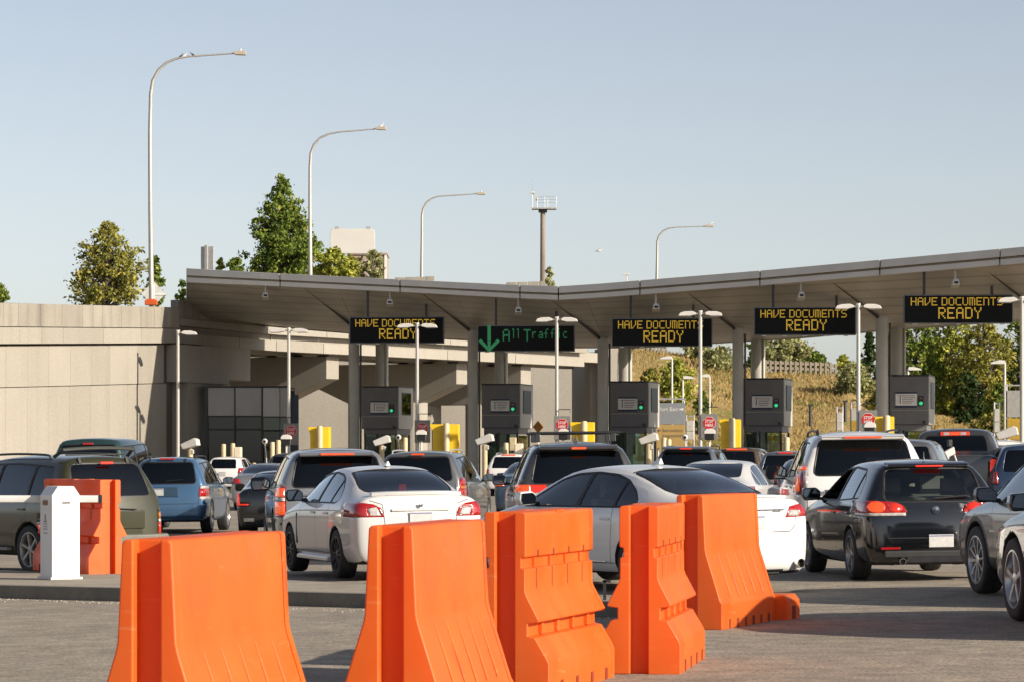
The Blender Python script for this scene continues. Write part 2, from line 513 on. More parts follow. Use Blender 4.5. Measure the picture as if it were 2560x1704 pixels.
TEMPL = {
 'sedan': dict(L=4.6, W=1.8, H=1.475, T=[
   (0.00, 0.01, 0.05, .79, .93, .68, 1.055, 1.085), (0.10, .10, .12, .875, .95, .72, 1.075, 1.115), (.50, .50, .48, .893, .97, .70, 1.075, 1.125),
   (.92, .98, .92, .897, .965, .635, 1.26, 1.31), (1.40, 1.42, 1.40, .897, .955, .575, 1.405, 1.45), (2.05, 2.05, 2.05, .9, .945, .59, 1.435, 1.487),
   (2.62, 2.70, 2.65, .9, .935, .575, 1.395, 1.44), (3.0, 3.02, 3.05, .9, .925, .63, 1.20, 1.245), (3.38, 3.38, 3.45, .892, .91, .70, .99, 1.035),
   (3.95, 3.95, 3.95, .885, .85, .68, .89, .93), (4.44, 4.42, 4.38, .84, .73, .60, .775, .81), (4.6, 4.58, 4.5, .70, .60, .50, .66, .69)],
   side=[(.98, 1.035), (1.13, 1.16), (1.36, 1.28), (1.62, 1.345), (2.0, 1.372), (2.4, 1.352), (2.68, 1.285), (3.02, 1.11), (3.2, .99), (2.2, .995), (1.12, 1.0)],
   panes=[(.9, 1.36), (1.40, 2.04), (2.12, 3.3)], rear=[(-.615, 1.15), (.615, 1.15), (.515, 1.402), (-.515, 1.402)], ry=(.42, 1.5), rn=-1,
   wind=[(-.68, 1.065), (.68, 1.065), (.52, 1.395), (-.52, 1.395)], wy=(2.55, 3.6), axles=(.98, 3.66), doors=[1.38, 2.08, 3.02], zb=.20, deck=.5, belt=.97, seats=(1.55, 2.45), roof=(1.42, 2.6)),
 'suv': dict(L=4.8, W=1.94, H=1.76, T=[
   (0.0, .03, .30, .87, 1.10, .635, 1.655, 1.70), (.10, .13, .40, .945, 1.10, .68, 1.68, 1.735), (.9, .95, 1.0, .968, 1.085, .70, 1.70, 1.762),
   (1.9, 1.9, 1.9, .97, 1.065, .71, 1.70, 1.768), (2.65, 2.7, 2.72, .97, 1.05, .69, 1.665, 1.72), (3.12, 3.15, 3.17, .968, 1.04, .755, 1.39, 1.44),
   (3.55, 3.55, 3.6, .96, 1.03, .82, 1.115, 1.16), (4.15, 4.15, 4.15, .95, .99, .80, 1.045, 1.085), (4.66, 4.64, 4.6, .90, .86, .74, .94, .98), (4.8, 4.79, 4.72, .79, .75, .60, .80, .83)],
   side=[(.42, 1.15), (.58, 1.575), (1.6, 1.615), (2.45, 1.605), (2.75, 1.54), (3.12, 1.31), (3.36, 1.115), (1.8, 1.125)],
   panes=[(.3, 1.02), (1.10, 2.02), (2.11, 3.5)], rear=[(-.70, 1.15), (.70, 1.15), (.60, 1.615), (-.60, 1.615)], ry=(-.1, .5), rn=-1,
   wind=[(-.80, 1.19), (.80, 1.19), (.64, 1.66), (-.64, 1.66)], wy=(2.66, 3.75), axles=(.98, 3.80), doors=[1.06, 2.06, 3.2], zb=.26, deck=.4, belt=1.08, seats=(1.5, 2.5), roof=(.5, 2.7)),
 'hatch': dict(L=4.2, W=1.78, H=1.48, T=[
   (0.0, .03, .34, .80, .93, .57, 1.375, 1.425), (.11, .14, .44, .865, .935, .60, 1.41, 1.455), (.75, .78, .85, .885, .93, .61, 1.43, 1.485),
   (1.55, 1.55, 1.55, .89, .92, .61, 1.435, 1.49), (2.25, 2.3, 2.25, .89, .91, .59, 1.395, 1.445), (2.68, 2.7, 2.7, .888, .905, .64, 1.18, 1.225),
   (3.06, 3.06, 3.1, .88, .90, .70, .99, 1.03), (3.6, 3.6, 3.6, .87, .85, .68, .90, .94), (4.06, 4.04, 4.0, .83, .73, .60, .79, .82), (4.2, 4.18, 4.1, .70, .62, .50, .68, .70)],
   side=[(.52, 1.02), (.62, 1.22), (.85, 1.345), (1.5, 1.375), (2.1, 1.345), (2.35, 1.27), (2.68, 1.10), (2.84, .98), (1.5, .985)],
   panes=[(.45, .80), (.84, 1.55), (1.63, 3.0)], rear=[(-.60, .985), (.60, .985), (.53, 1.36), (-.53, 1.36)], ry=(-.1, .5), rn=-1,
   wind=[(-.68, 1.06), (.68, 1.06), (.53, 1.395), (-.53, 1.395)], wy=(2.2, 3.2), axles=(.82, 3.38), doors=[.82, 1.59, 2.7], zb=.19, deck=.4, belt=.94, seats=(1.15, 2.05), roof=(.5, 2.2)),
 'van': dict(L=5.2, W=2.0, H=2.0, T=[
   (0.0, .02, .22, .90, 1.15, .68, 1.89, 1.93), (.1, .12, .3, .97, 1.15, .74, 1.92, 1.975), (1.2, 1.2, 1.2, .99, 1.13, .78, 1.94, 2.0),
   (2.4, 2.4, 2.4, .99, 1.12, .78, 1.93, 2.0), (3.2, 3.25, 3.25, .99, 1.1, .74, 1.86, 1.92), (3.8, 3.82, 3.85, .985, 1.09, .80, 1.50, 1.56),
   (4.3, 4.3, 4.35, .97, 1.08, .84, 1.17, 1.22), (4.7, 4.7, 4.7, .95, 1.0, .80, 1.06, 1.1), (5.08, 5.06, 5.02, .90, .86, .72, .93, .97), (5.2, 5.18, 5.12, .78, .75, .6, .8, .83)],
   side=[(.3, 1.2), (.42, 1.78), (2.6, 1.84), (3.1, 1.79), (3.75, 1.42), (4.0, 1.18)],
   panes=[(.2, 1.3), (1.4, 2.6), (2.7, 4.2)], rear=[(-.74, 1.2), (.74, 1.2), (.64, 1.82), (-.64, 1.82)], ry=(-.1, .4), rn=-1,
   wind=[(-.82, 1.25), (.82, 1.25), (.68, 1.85), (-.68, 1.85)], wy=(3.2, 4.4), axles=(1.05, 4.15), doors=[1.35, 2.65, 3.8], zb=.25, deck=.4, belt=1.13, seats=(1.8, 3.0), roof=(.4, 3.2)),
 'pickup': dict(L=5.8, W=2.03, H=1.95, T=[
   (0.0, .01, .02, .93, 1.25, .86, 1.37, 1.38), (.08, .08, .08, .99, 1.27, .92, 1.385, 1.39), (1.0, 1.0, 1.0, 1.0, 1.27, .92, 1.385, 1.39), (1.72, 1.72, 1.70, 1.0, 1.27, .92, 1.385, 1.40),
   (1.80, 1.80, 1.86, 1.0, 1.265, .755, 1.84, 1.88), (1.95, 1.95, 1.98, 1.0, 1.265, .76, 1.88, 1.94), (2.8, 2.8, 2.8, 1.0, 1.26, .77, 1.895, 1.96), (3.4, 3.45, 3.4, 1.0, 1.25, .74, 1.84, 1.90),
   (3.85, 3.87, 3.88, .995, 1.24, .80, 1.55, 1.60), (4.25, 4.25, 4.3, .99, 1.22, .86, 1.29, 1.33), (5.0, 5.0, 5.0, .98, 1.15, .85, 1.22, 1.26), (5.66, 5.64, 5.6, .94, 1.05, .80, 1.13, 1.16), (5.8, 5.78, 5.75, .86, .9, .7, .98, 1.0)],
   side=[(2.02, 1.33), (2.1, 1.77), (2.8, 1.80), (3.3, 1.77), (3.75, 1.52), (4.0, 1.33)],
   panes=[(1.9, 2.75), (2.85, 4.2)], rear=[(-.70, 1.40), (.70, 1.40), (.62, 1.775), (-.62, 1.775)], ry=(1.6, 1.95), rn=-1,
   wind=[(-.82, 1.37), (.82, 1.37), (.68, 1.83), (-.68, 1.83)], wy=(3.3, 4.35), axles=(1.15, 4.75), doors=[2.0, 2.8, 4.0], zb=.38, deck=1.7, belt=1.27, seats=(2.4, 3.1), roof=(2.0, 3.3)),
}
_wheel_cache = {}
def wheel_meshes(r, wd, style, rim_mat):
    key = (round(r, 3), wd, style, rim_mat.name)
    if key in _wheel_cache: return _wheel_cache[key]
    h = wd / 2
    rr = r * (0.70 if style != 'steel' else 0.62)
    t = MB().lathe([(rr * .97, -h * .8), (rr * 1.02, -h * .98), (r * .87, -h), (r * .955, -h * .92), (r * .992, -h * .7), (r, -h * .45), (r, -h * .12), (r * .985, -h * .1), (r * .985, -h * .04), (r, -h * .02),
                    (r, h * .45), (r * .992, h * .7), (r * .955, h * .92), (r * .87, h), (rr * 1.02, h * .98), (rr * .97, h * .8)], 32)
    tm = t.mesh('tyre', M_tyre, 50)
    g = MB()
    g.lathe([(rr * .985, -h * .7), (rr * .985, h * .9), (rr * 1.01, h * .96), (rr * .95, h * .97), (rr * .90, h * .80), (rr * .885, -h * .6)], 32)
    g.mi = 1
    g.lathe([(rr * .88, h * .12), (.001, h * .12)], 24)
    g.mi = 0
    g.lathe([(rr * .24, h * .3), (rr * .24, h * .80), (rr * .16, h * .86), (.001, h * .86)], 16)
    ns = {'five': 5, 'ten': 10, 'seven': 7, 'steel': 7, 'twin': 5, 'six': 6}[style]
    for k in range(ns):
        for dk in ((-.13, .13) if style == 'twin' else (0,)):
            a = 2 * math.pi * k / ns + .3 + dk
            wdt = rr * {'five': .20, 'ten': .095, 'seven': .15, 'steel': .22, 'twin': .10, 'six': .17}[style]
            ca, sa = math.cos(a), math.sin(a)
            vs = []
            for rad, ww, t0, t1 in ((rr * .18, wdt * .55, h * .42, h * .82), (rr * .93, wdt * .62, h * .50, h * .90)):
                for s_, t_ in ((-1, t0), (1, t0), (1, t1), (-1, t1)):
                    ww2 = ww * (1.0 if t_ == t0 else .72)
                    vs.append((t_, rad * ca - s_ * ww2 * sa, rad * sa + s_ * ww2 * ca))
            g.add(vs, [(0, 1, 2, 3), (7, 6, 5, 4), (0, 4, 5, 1), (1, 5, 6, 2), (2, 6, 7, 3), (3, 7, 4, 0)])
    gm = g.mesh('rim', [rim_mat, M_under], 35)
    _wheel_cache[key] = (tm, gm)
    return tm, gm

def from_bm(name, bm, mats, parent, thick=0.0):
    me = bpy.data.meshes.new(name)
    bm.normal_update()
    bm.to_mesh(me); bm.free()
    for m in (mats if isinstance(mats, (list, tuple)) else [mats]): me.materials.append(m)
    o = link(name, me, parent)
    if thick:
        s = o.modifiers.new('solid', 'SOLIDIFY'); s.thickness = thick; s.offset = -1
    return o

_seat_cache = {}
def seat_mesh(mat, wide):
    k = (mat.name, wide)
    if k not in _seat_cache:
        b = MB()
        w = .52 if not wide else 1.25
        b.prism([(-.28, .0), (.26, .02), (.28, .16), (-.2, .14), (-.36, .68), (-.48, .66), (-.36, .05)], 'x', -w / 2, w / 2)
        for cx in ((0,) if not wide else (-.4, .4)):
            b.prism([(-.40, .69), (-.34, .70), (-.37, .90), (-.46, .90), (-.48, .74)], 'x', cx - .14, cx + .14)
        me = b.mesh('seat', mat, 30)
        _seat_cache[k] = me
    return _seat_cache[k]

def make_car(name, label, px, d, heading, tmpl, L, W, H, pm, group='vehicles waiting in the border queue', rear_glass=None, side_glass=None, tails=(), seams=True,
             wheel=(.33, .21, 'five', None), plate=(.0, .78, .52), plate_mat=None, brake=None, extras=None, lower=None, mirrors=True, seat=None, detail=2,
             ref='rear', bumper=None, hatch=None, rails=None, handles=True, open_front=False, arch_trim=None, under_z=None, dz=0.0, mirror_mat=None, cat='car', wiper=None, inner=None, no_plate=False):
    t = TEMPL[tmpl]
    sx, sy, sz = W / t['W'], L / t['L'], H / t['H']
    S = lambda P: [(p[0] * sy, p[1] * sz) for p in P]        # side-view outline to real size
    B = lambda P: [(p[0] * sx, p[1] * sz) for p in P]        # rear-view outline
    rear_glass = rear_glass or M_privacy
    side_glass = side_glass or M_tint
    X = (px - CX) / F * d
    root = thing(name, label, cat, (X, d, gz(X, d) + dz), -R(heading), group)
    root.rotation_euler = (0, -0.012 if d < 80 else 0.0, -R(heading))
    bm = shell(t['T'], sx, sy, sz, t['zb'], 2)
    hw = W / 2
    wr, ww, style, rmat = wheel
    rmat = rmat or M_rim
    ax = [a * sy for a in t['axles']]
    # wheel openings
    for ay in ax:
        ra = wr * 1.13
        C = [(ay + ra * math.cos(2 * math.pi * k / 22), wr + ra * math.sin(2 * math.pi * k / 22)) for k in range(22)]
        if arch_trim is not None:
            ra2 = ra + .055
            C2 = [(ay + ra2 * math.cos(2 * math.pi * k / 22), wr + ra2 * math.sin(2 * math.pi * k / 22)) for k in range(22)]
            for f in cut(bm, C2, 'x', lambda c, n: abs(c.x) > hw * .6): f.material_index = 3
        fs = cut(bm, C, 'x', lambda c, n: abs(c.x) > hw * .55)
        bmesh.ops.delete(bm, geom=fs, context='FACES')
        eds = [e for e in bm.edges if e.is_boundary and abs(e.verts[0].co.x) > hw * .6 and all(abs(math.hypot(v.co.y - ay, v.co.z - wr) - ra) < .012 for v in e.verts)]
        r = bmesh.ops.extrude_edge_only(bm, edges=eds)
        for g in r['geom']:
            if isinstance(g, bmesh.types.BMVert): g.co.x -= math.copysign(.26, g.co.x)
            elif isinstance(g, bmesh.types.BMFace): g.material_index = 2
    # dark sill / lower bumper
    zl = (under_z if under_z is not None else .30)
    fs = cut(bm, [(-.5, -.2), (L + .5, -.2), (L + .5, zl), (-.5, zl)], 'x', lambda c, n: c.z < zl + .3)
    for f in fs:
        if f.material_index == 0: f.material_index = 3 if lower else (2 if f.normal.z < -.7 else 0)
    parts = []
    # seams (shut lines)
    def strip(a, b, w=.009):
        v = Vector((b[0] - a[0], b[1] - a[1])).normalized(); nn = Vector((v.y, -v.x)) * w / 2
        return [(a[0] + nn.x, a[1] + nn.y), (b[0] + nn.x, b[1] + nn.y), (b[0] - nn.x, b[1] - nn.y), (a[0] - nn.x, a[1] - nn.y)]
    if seams:
        zt = t['belt'] * sz
        for i, dy in enumerate(t['doors']):
            y = dy * sy
            z1 = zt + .03
            if i == 0:
                ay = ax[0]; rr_ = wr * 1.13 + .03
                y_low = ay + rr_ + .04
                segs = [((y, z1), (y, .78 * zt)), ((y, .78 * zt), (y_low, .60 * zt)), ((y_low, .60 * zt), (y_low + .02, .32))]
            elif i == 2:
                segs = [((y, z1 - .05), (y - .05, .32))]
            else:
                segs = [((y, z1), (y + .01, .32))]
            for a, b in segs:
                for f in cut(bm, strip(a, b), 'x', lambda c, n: abs(c.x) > hw * .7): f.material_index = 1
        y0, y1 = ax[0] + wr * 1.2, ax[1] - wr * 1.25
        for f in cut(bm, strip((y0, .33), (y1, .33)), 'x', lambda c, n: abs(c.x) > hw * .7): f.material_index = 1
    if hatch:
        P = B(hatch)
        for i in range(len(P) - 1):
            for f in cut(bm, strip(P[i], P[i + 1], .010), 'y', lambda c, n: c.y < .55 * sy and n.y < .2):
                if f.material_index == 0: f.material_index = 1
    # tail lamps (right side outline, mirrored for the left)
    for nm, P, m, off in tails:
        for sg in (1, -1):
            Q = [(sg * p[0] * sx, p[1] * sz) for p in P]
            fs = cut(bm, Q, 'y', lambda c, n: c.y < .62 and n.y < .35 and c.x * sg > -.02)
            if fs: parts.append((nm, take(bm, fs, off), m, .02))
    if bumper:
        z0, z1, m, off = bumper
        fs = cut(bm, [(-2, z0), (2, z0), (2, z1), (-2, z1)], 'y', lambda c, n: c.y < ax[0] - wr * 1.1 and (n.y < -.05 or abs(n.x) > .4))
        if fs: parts.append(('bumper', take(bm, fs, off), m, .03))
    # glazing
    out = S(t['side'])
    for sg in (1, -1):
        fl = lambda c, n: c.x * sg > hw * .35 and abs(n.x) > .45
        if detail > 1:
            for f in cut(bm, grow(rounded(out, .05, 2), .022), 'x', fl):
                if f.material_index == 0: f.material_index = 1
        for i, (lo, hi) in enumerate(t['panes']):
            P = clip_y(out, lo * sy, hi * sy)
            if len(P) < 3: continue
            fs = cut(bm, rounded(P, .035, 2), 'x', fl)
            if not fs: continue
            nb = take(bm, fs, -.006)
            front = (i == len(t['panes']) - 1)
            if open_front and front and sg == -1: nb.free(); continue
            gm = side_glass if (front or tmpl in ('sedan', 'hatch')) else rear_glass
            parts.append(('side_window', nb, gm, 0))
    ry = t['ry']
    fl = lambda c, n: ry[0] * sy < c.y < ry[1] * sy and n.y < -.12
    Pr = B(t['rear'])
    if detail > 1:
        for f in cut(bm, grow(rounded(Pr, .08, 3), .025), 'y', fl):
            if f.material_index == 0: f.material_index = 1
    fs = cut(bm, rounded(Pr, .07, 3), 'y', fl)
    if fs: parts.append(('rear_window', take(bm, fs, -.005), rear_glass, 0))
    wy = t['wy']
    fs = cut(bm, rounded(B(t['wind']), .06, 2), 'y', lambda c, n: wy[0] * sy < c.y < wy[1] * sy and n.y > .15)
    if fs: parts.append(('windscreen', take(bm, fs, -.005), M_clear, 0))
    for f in bm.faces: f.smooth = True
    lowm = lower if lower else M_black
    body = from_bm('body', bm, [pm, M_seal, M_under, lowm, inner or M_lining], root)
    so = body.modifiers.new('solid', 'SOLIDIFY'); so.thickness = .022; so.offset = -1; so.material_offset = 4; so.material_offset_rim = 1; so.use_rim = True
    for nm, nb, m, th in parts: from_bm(nm, nb, m, root, th)
    # wheels
    tm, gm = wheel_meshes(wr, ww, style, rmat)
    for ay in ax:
        for sg in (1, -1):
            w_ = bpy.data.objects.new('wheel', None); COL.objects.link(w_); w_.parent = root
            w_.location = (sg * (hw - ww / 2 - .015), ay, wr); w_.rotation_euler = (random.uniform(0, 6), 0, 0 if sg > 0 else math.pi)
            link('tyre', tm, w_); link('rim', gm, w_)
    bx = MB().box((0, L / 2, .34), (W * .62, L * .72, .12)).box((0, ax[0], wr * .9), (W * .7, .12, .12)).build('chassis', M_under, root)
    # plate
    if not no_plate:
        x, z, y = plate
        b = MB().box((x, 0, 0), (.305, .012, .155))
        yr = rear_y(t, sy, sz, z)
        p = b.build('plate', plate_mat or M_plate, root, (0, yr - .062, z), None, .004, 1)
        MB().box((x, -.0075, .06), (.29, .002, .012)).build('plate_band', M_plate_ink, p)
    if brake:
        m, zc, wd_, hh, yc = brake
        MB().box((0, yc, zc), (wd_, .05, hh)).build('brake_light', m, root, None, None, .006, 1)
    if mirrors:
        mm = mirror_mat or pm
        for sg in (1, -1):
            y = (t['doors'][2] - .12) * sy
            z = t['belt'] * sz + .10
            b = MB()
            b.prism([(-.11, -.075), (.09, -.085), (.125, -.02), (.11, .075), (-.06, .085), (-.125, .03)], 'y', -.045, .075)
            o = b.build('mirror', mm, root, (sg * (hw + .085), y, z), None, .022, 2)
            ms = 1.4 if L > 5 else 1.0
            o.scale = (-ms if sg < 0 else ms, 1, ms)
            MB().prism([(-.095, -.06), (.08, -.07), (.105, -.015), (.095, .06), (-.05, .068), (-.105, .025)], 'y', -.053, -.047).build('mirror_glass', M_mirror, o)
            MB().box((-.13, .03, -.06), (.12, .05, .04)).build('mirror_arm', M_black, o, None, None, .01, 1)
    if handles and detail > 1:
        for sg in (1, -1):
            for k in (0, 1):
                y = (t['doors'][k] + .12) * sy
                MB().box((0, 0, 0), (.03, .19, .028)).build('door_handle', pm, root, (sg * (hw * .992), y, t['belt'] * sz - .12), None, .008, 1)
    if seat is not None:
        y0, y1 = t['seats'][0] * sy, t['seats'][1] * sy
        zf = t['belt'] * sz - .60
        link('rear_bench', seat_mesh(seat, True), root, (0, y0, zf))
        for sg in (-1, 1): link('front_seat', seat_mesh(seat, False), root, (sg * .37, y1, zf + .02))
        MB().box((0, t['wy'][1] * sy - .45, t['belt'] * sz - .12), (W * .78, .5, .22)).build('dashboard', M_black, root, None, None, .05, 2)
    if rails:
        rm, xr_, z_, y0, y1 = rails
        xr_, z_ = .585 * sx, 1.735 * sz + .022
        for sg in (1, -1):
            n = 6
            path = [(sg * xr_, y0, z_ - .12), (sg * xr_, y0 + .08, z_ - .01)] + [(sg * xr_, y0 + .2 + (y1 - y0 - .4) * k / n, z_ + .012 * math.sin(math.pi * k / n)) for k in range(n + 1)] + [(sg * xr_, y1 - .08, z_ - .01), (sg * xr_, y1, z_ - .12)]
            MB().tube(path, .017, 8).build('roof_rail', rm, root)
    if wiper:
        x0_, z0_, x1_, z1_, yo = wiper
        MB().tube([(x0_, rear_y(t, sy, sz, z0_) + yo, z0_), (x1_, rear_y(t, sy, sz, z1_) + yo, z1_)], .012, 6).build('wiper', M_black, root)
    if extras: extras(root, t, sx, sy, sz, hw)
    return root

def rear_y(t, sy, sz, z):
    """y of the tail's centre line at height z"""
    T0 = t['T'][0]
    zr = z / sz
    if zr <= T0[4]: return (T0[0] + (T0[1] - T0[0]) * zr / T0[4]) * sy
    k = min(1, (zr - T0[4]) / max(.05, T0[7] - T0[4]))
    return (T0[1] + (T0[2] - T0[1]) * k) * sy
# ================================================================== THE SETTING
def struct(o):
    o['kind'] = 'structure'
    return o

# ---------------------------------------------------------------- asphalt
def make_asphalt():
    m, nt, bs = nodes_of('asphalt')
    a, n1 = noise_col(nt, (0.222, 0.193, 0.156), (0.282, 0.245, 0.198), 0.55, 6, 0.3, 0.7)
    b, n2 = noise_col(nt, (0.42, 0.42, 0.43), (1.60, 1.56, 1.50), 34, 3, 0.32, 0.70)
    c = mixc(nt, a, b, 0.75, 'MULTIPLY')
    tc = nt.nodes.new('ShaderNodeTexCoord')
    vo = nt.nodes.new('ShaderNodeTexVoronoi'); vo.inputs['Scale'].default_value = 26
    nt.links.new(tc.outputs['Object'], vo.inputs['Vector'])
    cr = nt.nodes.new('ShaderNodeValToRGB'); cr.color_ramp.elements[0].position = 0.05; cr.color_ramp.elements[1].position = 0.16
    cr.color_ramp.elements[0].color = (1, 1, 1, 1); cr.color_ramp.elements[1].color = (0, 0, 0, 1)
    nt.links.new(vo.outputs['Distance'], cr.inputs[0])
    c = mixc(nt, c, (0.42, 0.37, 0.30), cr.outputs[0])
    e2, n4 = noise_col(nt, (0.80, 0.81, 0.80), (1.18, 1.16, 1.13), 3.2, 6, 0.35, 0.65)
    c = mixc(nt, c, e2, 1.0, 'MULTIPLY')
    d, n3 = noise_col(nt, (0, 0, 0), (0.55, 0.55, 0.55), 0.7, 7, 0.54, 0.80)
    c = mixc(nt, c, (0.16, 0.141, 0.117), d)
    nt.links.new(c, bs.inputs['Base Color'])
    bs.inputs['Roughness'].default_value = 0.88
    bump(nt, bs, n2.outputs['Fac'], 0.55, 0.012)
    return m
M_asphalt = make_asphalt()
def ground():
    xs = [-3000, -800, -250, -90, -45, -26] + [-20 + k * 1.0 for k in range(41)] + [26, 45, 90, 250, 800, 3000]
    ys = [-600, -100, -20, 0, 5] + [8 + 2.0 * k for k in range(56)] + [124, 140, 170, 220, 400, 1000, 4000]
    b = MB()
    vs = [(x, y, gz(x, y)) for y in ys for x in xs]
    n = len(xs)
    b.add(vs, [(j * n + i, j * n + i + 1, (j + 1) * n + i + 1, (j + 1) * n + i) for j in range(len(ys) - 1) for i in range(n - 1)])
    return struct(b.build('ground', M_asphalt, smooth=60))
ground()

# ---------------------------------------------------------------- kerbed traffic island in the foreground
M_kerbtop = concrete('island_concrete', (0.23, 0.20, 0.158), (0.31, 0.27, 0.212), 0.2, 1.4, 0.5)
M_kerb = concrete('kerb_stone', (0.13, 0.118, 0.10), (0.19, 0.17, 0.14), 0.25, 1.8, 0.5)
def island():
    # front edge runs from upper left to lower right, back edge about four metres behind it
    front = [(-16.0, 45.0), (-10.5, 40.55), (-5.9, 37.0), (-3.7, 35.25), (-1.55, 33.55), (-0.2, 32.25), (0.75, 31.1)]
    nose = [(1.15, 30.85), (1.38, 31.1), (1.3, 31.6)]
    back = [(0.6, 32.9), (-0.9, 35.2), (-2.6, 37.6), (-4.4, 40.2), (-6.6, 42.9), (-16.0, 51.5)]
    out = front + nose + back
    H = .15
    zt = [gz(x, y) + H for x, y in out]
    b = MB()
    n = len(out)
    inn = grow(out, -.14)
    b.add([(x, y, z) for (x, y), z in zip(out, zt)] + [(x, y, gz(x, y) - .05) for x, y in out], [(i, (i + 1) % n, n + (i + 1) % n, n + i) for i in range(n)])
    b.add([(x, y, z) for (x, y), z in zip(out, zt)] + [(x, y, z + .003) for (x, y), z in zip(inn, zt)], [(i, (i + 1) % n, n + (i + 1) % n, n + i) for i in range(n)])
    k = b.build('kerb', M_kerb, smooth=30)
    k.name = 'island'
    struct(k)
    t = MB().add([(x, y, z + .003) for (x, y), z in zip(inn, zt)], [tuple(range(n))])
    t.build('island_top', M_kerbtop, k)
    return k
island()
# swept-up grit lying along the foot of the kerb
def grit():
    rnd = random.Random(4)
    b = MB()
    for k in range(380):
        t = rnd.random()
        x = -6.2 + 7.2 * t; y = 37.2 - 6.2 * t - .12 - abs(rnd.gauss(0, .22))
        s = rnd.uniform(.004, .013)
        b.box((x, y, gz(x, y) + s * .4), (s, s * rnd.uniform(.6, 1.2), s * .8), rnd.uniform(0, 3))
    o = b.build('grit', concrete('grit_stone', (.35, .32, .27), (.55, .5, .43), 0, 9, .1), smooth=None)
    tag(o, 'pale grit swept against the foot of the dark kerb', 'grit', kind='stuff')
grit()

# ---------------------------------------------------------------- concrete retaining wall (left) with its panels
M_conc = concrete('wall_concrete', (0.288, 0.266, 0.226), (0.315, 0.290, 0.248), 0.14, 0.30, 0.10)
M_conc_s = concrete('parapet_concrete', (0.246, 0.225, 0.186), (0.305, 0.280, 0.236), 0.55, 0.5, 0.12)
M_joint = concrete('joint_dark', (0.07, 0.06, 0.05), (0.10, 0.09, 0.07), 0.2)
def lerp(a, b, t): return a + (b - a) * t
def slab(mb, A, B, za, zb, th, inset=0.0):
    """upright slab along A-B (plan points); za=(z0,z1) at A, zb at B; front face pulled back by inset"""
    A, B = Vector(A), Vector(B)
    dv = (B - A).normalized(); nv = Vector((dv.y, -dv.x))       # towards the camera
    if nv.y > 0: nv = -nv
    p = [A - nv * inset, B - nv * inset, B - nv * (inset + th), A - nv * (inset + th)]
    zz = [za, zb, zb, za]
    vs = [(q.x, q.y, z[0]) for q, z in zip(p, zz)] + [(q.x, q.y, z[1]) for q, z in zip(p, zz)]
    mb.add(vs, [(3, 2, 1, 0), (4, 5, 6, 7), (0, 1, 5, 4), (1, 2, 6, 5), (2, 3, 7, 6), (3, 0, 4, 7)])
WA, WB = Vector((-23.1, 126.0)), Vector((-15.60, 148.6))
def wall_z(py, t):
    """height on the wall of a line given at px 0 and px 440"""
    P = WA.lerp(WB, t)
    return CAMH + (HOR - py) / F * P.y
rw = thing('retaining_wall', 'long pale concrete retaining wall with weathered parapet left of the canopy', 'wall', (WA.x, WA.y, 0))
rw_off = Vector((-WA.x, -WA.y, 0))
def wall_line(t, y0, y1):
    return wall_z(lerp(y0, y1, t), t)
t_at = lambda px: max(0, min(1, (lambda f: f)(_wall_t(px))))
def _wall_t(px):
    lo, hi = -0.3, 1.3
    for _ in range(40):
        m = (lo + hi) / 2
        P = WA.lerp(WB, m)
        if CX + P.x / P.y * F < px: lo = m
        else: hi = m
    return lo
def wall_row(name, edges_px, top, bot, inset, th, mat, gap=.012, bev=.012):
    for a, b in zip(edges_px[:-1], edges_px[1:]):
        ta, tb = _wall_t(a), _wall_t(b)
        A, B = WA.lerp(WB, ta), WA.lerp(WB, tb)
        dv = (B - A).normalized() * gap
        mb = MB()
        slab(mb, A + dv, B - dv, (wall_line(ta, *bot) + gap, wall_line(ta, *top)), (wall_line(tb, *bot) + gap, wall_line(tb, *top)), th, inset)
        mb.v = [(x - WA.x, y - WA.y, z) for x, y, z in mb.v]
        mb.build(name, mat, rw, bevel=bev, seg=1)
wall_row('parapet_panel', [-120, -60, 0, 36, 92, 146, 198, 247, 295, 342, 378, 418, 441], (754, 769), (816, 821), -.18, .5, M_conc_s)
wall_row('fascia_panel', [-120, -40, 37, 92, 146, 247, 342, 400, 441], (817, 822), (861, 858), -.24, .5, M_conc)
wall_row('wall_panel', [-120, -40, 15, 70, 122, 176, 228, 275, 320, 345, 410], (866, 860), (972, 956), .0, .5, M_conc, .008)
wall_row('wall_panel', [-120, -40, 15, 70, 122, 176, 228, 275, 320, 345, 418], (973, 957), (1215, 1195), .03, .5, M_conc, .008)
mb = MB(); slab(mb, WA.lerp(WB, -.12), WB, (-.3, wall_z(756, 0)), (-.3, wall_z(770, 1)), .3, .2)
mb.v = [(x - WA.x, y - WA.y, z) for x, y, z in mb.v]
mb.build('wall_core', M_joint, rw)

# ---------------------------------------------------------------- overpass behind the canopy
DA, DM, DB = Vector((-15.60, 148.6)), Vector((-11.75, 160.2)), Vector((6.3, 192.0))
ov = thing('overpass', 'concrete overpass on hammerhead piers crossing behind the canopy', 'bridge', (DA.x, DA.y, 0))
def deck_pt(t):
    return DA.lerp(DM, t * 2) if t < .5 else DM.lerp(DB, t * 2 - 1)
def deck_t(px):
    lo, hi = -.2, 1.3
    for _ in range(40):
        m = (lo + hi) / 2
        P = deck_pt(m)
        if CX + P.x / P.y * F < px: lo = m
        else: hi = m
    return lo
def ov_slab(name, px0, px1, z0, z1, inset, th, mat, bev=.012, parent=None):
    t0, t1 = deck_t(px0), deck_t(px1)
    A, B = deck_pt(t0), deck_pt(t1)
    mb = MB(); slab(mb, A, B, (z0, z1), (z0, z1), th, inset)
    mb.v = [(x - DA.x, y - DA.y, z) for x, y, z in mb.v]
    return mb.build(name, mat, parent or ov, bevel=bev, seg=1)
